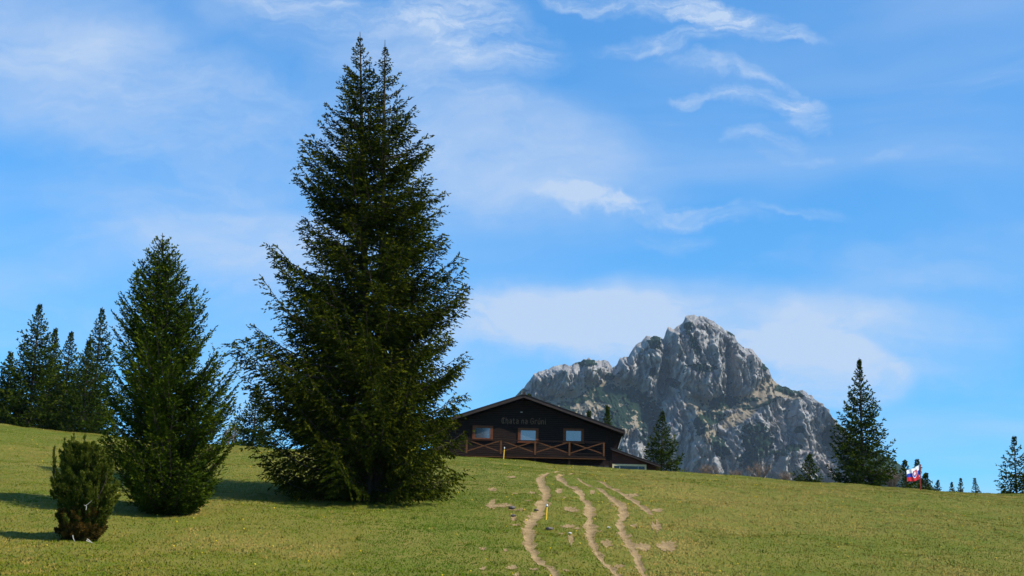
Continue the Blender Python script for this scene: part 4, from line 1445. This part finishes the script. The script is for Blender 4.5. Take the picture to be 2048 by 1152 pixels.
def marker(u, vb, vt, lean, label, D=None):
    p = hit(u, vb) if D is None else Vector((at(u, vb, D).x, D, float(ground(at(u, vb, D).x, D))))
    tp = at(u + lean, vt, p.y)
    H = tp.z - p.z
    r_ = empty('marker_post', p)
    tag(r_, label, 'post', 'yellow marker posts on the meadow')
    lx = tp.x - p.x

    def seg(z0, z1, rad):
        return [(np.array([[lx * z0 / H, 0, z0], [lx * z1 / H, 0, z1]]), np.array([rad, rad]))]
    for nm_, z0, z1, rad, mt in (('post', -0.15, H * 0.80, 0.042, m_post), ('band', H * 0.80, H * 0.86, 0.044, m_black), ('cap', H * 0.86, H, 0.043, m_white)):
        V, Q = tube_rings(seg(z0, z1, rad), 10)
        bm = bmesh.new()
        vs = [bm.verts.new(v_) for v_ in V]
        for q in Q:
            bm.faces.new([vs[i] for i in q])
        bm.faces.new(vs[-10:])
        mesh_bm(nm_, bm, mt, r_)


marker(1092, 1039, 1008, 2, 'yellow marker post with white top beside the left rut of the path')
marker(1007, 918, 894, 2, 'yellow marker post with white top in front of the chalet balcony', 117.5)

# ------------------------------------------------------------------ flag
FD = 121.0
fp = at(1841, 978, FD)
fp = Vector((fp.x, FD, float(ground(fp.x, FD))))
ft = at(1840, 928, FD)
fr = empty('flag', fp)
tag(fr, 'white blue red flag with shield on a red pole at the right crest', 'flag')
m_pole = simple('red_pole', (0.22, 0.02, 0.015), (0.30, 0.035, 0.025), 5, 0.5, 0.3)
V, Q = tube_rings([(np.array([[0, 0, -0.2], [ft.x - fp.x, 0, ft.z - fp.z]]), np.array([0.045, 0.04]))], 10)
mesh_np('pole', V, Q, m_pole, fr, smooth=True)
fm = []
for nm_, c_ in (('flag_white', (0.74, 0.74, 0.78)), ('flag_blue', (0.012, 0.045, 0.32)), ('flag_red', (0.50, 0.025, 0.035))):
    fm.append(simple(nm_, tuple(q * 0.92 for q in c_), c_, 4, 0.8, 0.15))
cs = [at(u, v, FD) - fp for u, v in ((1839, 930.5), (1811.5, 942), (1838.5, 959.5), (1813, 963.5))]
NU, NV = 84, 84
verts, mats = [], []
for j in range(NV + 1):
    for i in range(NU + 1):
        a, b_ = i / NU, j / NV
        top = cs[0].lerp(cs[1], a)
        bot = cs[2].lerp(cs[3], a)
        p = top.lerp(bot, b_)
        sagz = 0.07 * math.sin(math.pi * a) * (0.4 + 0.6 * b_)
        wave = 0.03 * math.sin(a * 8.0 + b_ * 1.8) * min(1, a * 3) + 0.02 * math.sin(a * 17 + b_ * 4)
        verts.append((p.x, wave - 0.25 * a, p.z - sagz * 0.5 + 0.03 * math.sin(a * 8 + 1)))


def flag_col(a, b_):
    # shield
    sx, sy = (a - 0.36) / 0.19, (b_ - 0.47) / 0.30
    def shield(x, y, k):
        if y < -k or y > k:
            return False
        wdt = k * (1.0 if y < 0.1 else math.sqrt(max(0, 1 - ((y - 0.1) / (k - 0.1)) ** 1.7)))
        return abs(x) < wdt
    if shield(sx, sy, 1.0):
        if not shield(sx, sy, 0.84):
            return 0
        if abs(sx) < 0.13 and -0.62 < sy < 0.42:
            return 0
        if abs(sy + 0.34) < 0.085 and abs(sx) < 0.36:
            return 0
        if abs(sy + 0.02) < 0.10 and abs(sx) < 0.54:
            return 0
        hill = min(0.62 - 0.32 * math.sqrt(max(0, 1 - (sx / 0.42) ** 2)) if abs(sx) < 0.42 else 9,
                   0.60 - 0.20 * math.sqrt(max(0, 1 - ((abs(sx) - 0.5) / 0.36) ** 2)) if abs(abs(sx) - 0.5) < 0.36 else 9)
        return 1 if sy > hill else 2
    return 0 if b_ < 0.345 else (1 if b_ < 0.66 else 2)


faces = []
for j in range(NV):
    for i in range(NU):
        k0 = j * (NU + 1) + i
        faces.append((k0, k0 + 1, k0 + NU + 2, k0 + NU + 1))
        mats.append(flag_col((i + .5) / NU, (j + .5) / NV))
fo = mesh_np('cloth', np.array(verts), np.array(faces), fm[0], fr, smooth=True)
fo.data.materials.append(fm[1])
fo.data.materials.append(fm[2])
fo.data.polygons.foreach_set('material_index', np.array(mats, dtype=np.int32))

# ------------------------------------------------------------------ a few stones on the worn ground
m_stone_d = simple('dark_stone', (0.07, 0.06, 0.05), (0.14, 0.12, 0.11), 9, 0.9, 0.2, (1, 1, 1), 0.5)
m_stone_l = simple('pale_stone', (0.42, 0.39, 0.35), (0.58, 0.55, 0.50), 9, 0.9, 0.2, (1, 1, 1), 0.5)


def stone(u, v, r_, mat, label, seed):
    p = hit(u, v)
    bm = bmesh.new()
    bmesh.ops.create_icosphere(bm, subdivisions=2, radius=1.0)
    for v_ in bm.verts:
        n_ = v_.co.normalized()
        k_ = 1 + 0.35 * float(fbm(np.array(n_.x * 1.4 + seed), np.array(n_.y * 1.4 + n_.z), 2, seed))
        v_.co = Vector((n_.x * r_ * 1.3 * k_, n_.y * r_ * k_, n_.z * r_ * 0.62 * k_))
    o = mesh_bm('stone', bm, mat)
    o.location = (p.x, p.y, p.z + 0.2 * r_ + 0.05)
    tag(o, label, 'stone', 'stones on the worn path')


stone(1098, 1061, 0.13, m_stone_d, 'dark stone in the grass below the yellow post by the path', 1)
stone(1140, 1067, 0.06, m_stone_l, 'pale stone in the grass between the two left ruts', 2)
stone(1072, 1026, 0.09, m_stone_d, 'small dark stone lying in the left rut of the path', 3)
stone(1217, 1053, 0.055, m_stone_l, 'pale stone between the second and third rut', 4)
stone(1024, 1020, 0.13, m_stone_d, 'flat grey stone on the bare patch left of the path', 5)
stone(1026, 1034, 0.09, m_stone_d, 'smaller flat stone just below the flat grey one left of the path', 6)

# ------------------------------------------------------------------ air
bm = bmesh.new()
box(bm, (-4300, -4300, -260), (4300, 4400, 700))
m_haze = bpy.data.materials.new('haze')
m_haze.use_nodes = True
ht = NT(m_haze.node_tree)
ht.n.clear()
pv = ht.new('ShaderNodeVolumePrincipled')
pv.inputs['Color'].default_value = (0.68, 0.84, 1.0, 1)
pv.inputs['Density'].default_value = 0.000032
pv.inputs['Anisotropy'].default_value = 0.2
ho = ht.new('ShaderNodeOutputMaterial')
ht.l.new(pv.outputs[0], ho.inputs['Volume'])
tag(mesh_bm('haze', bm, m_haze), kind='stuff')
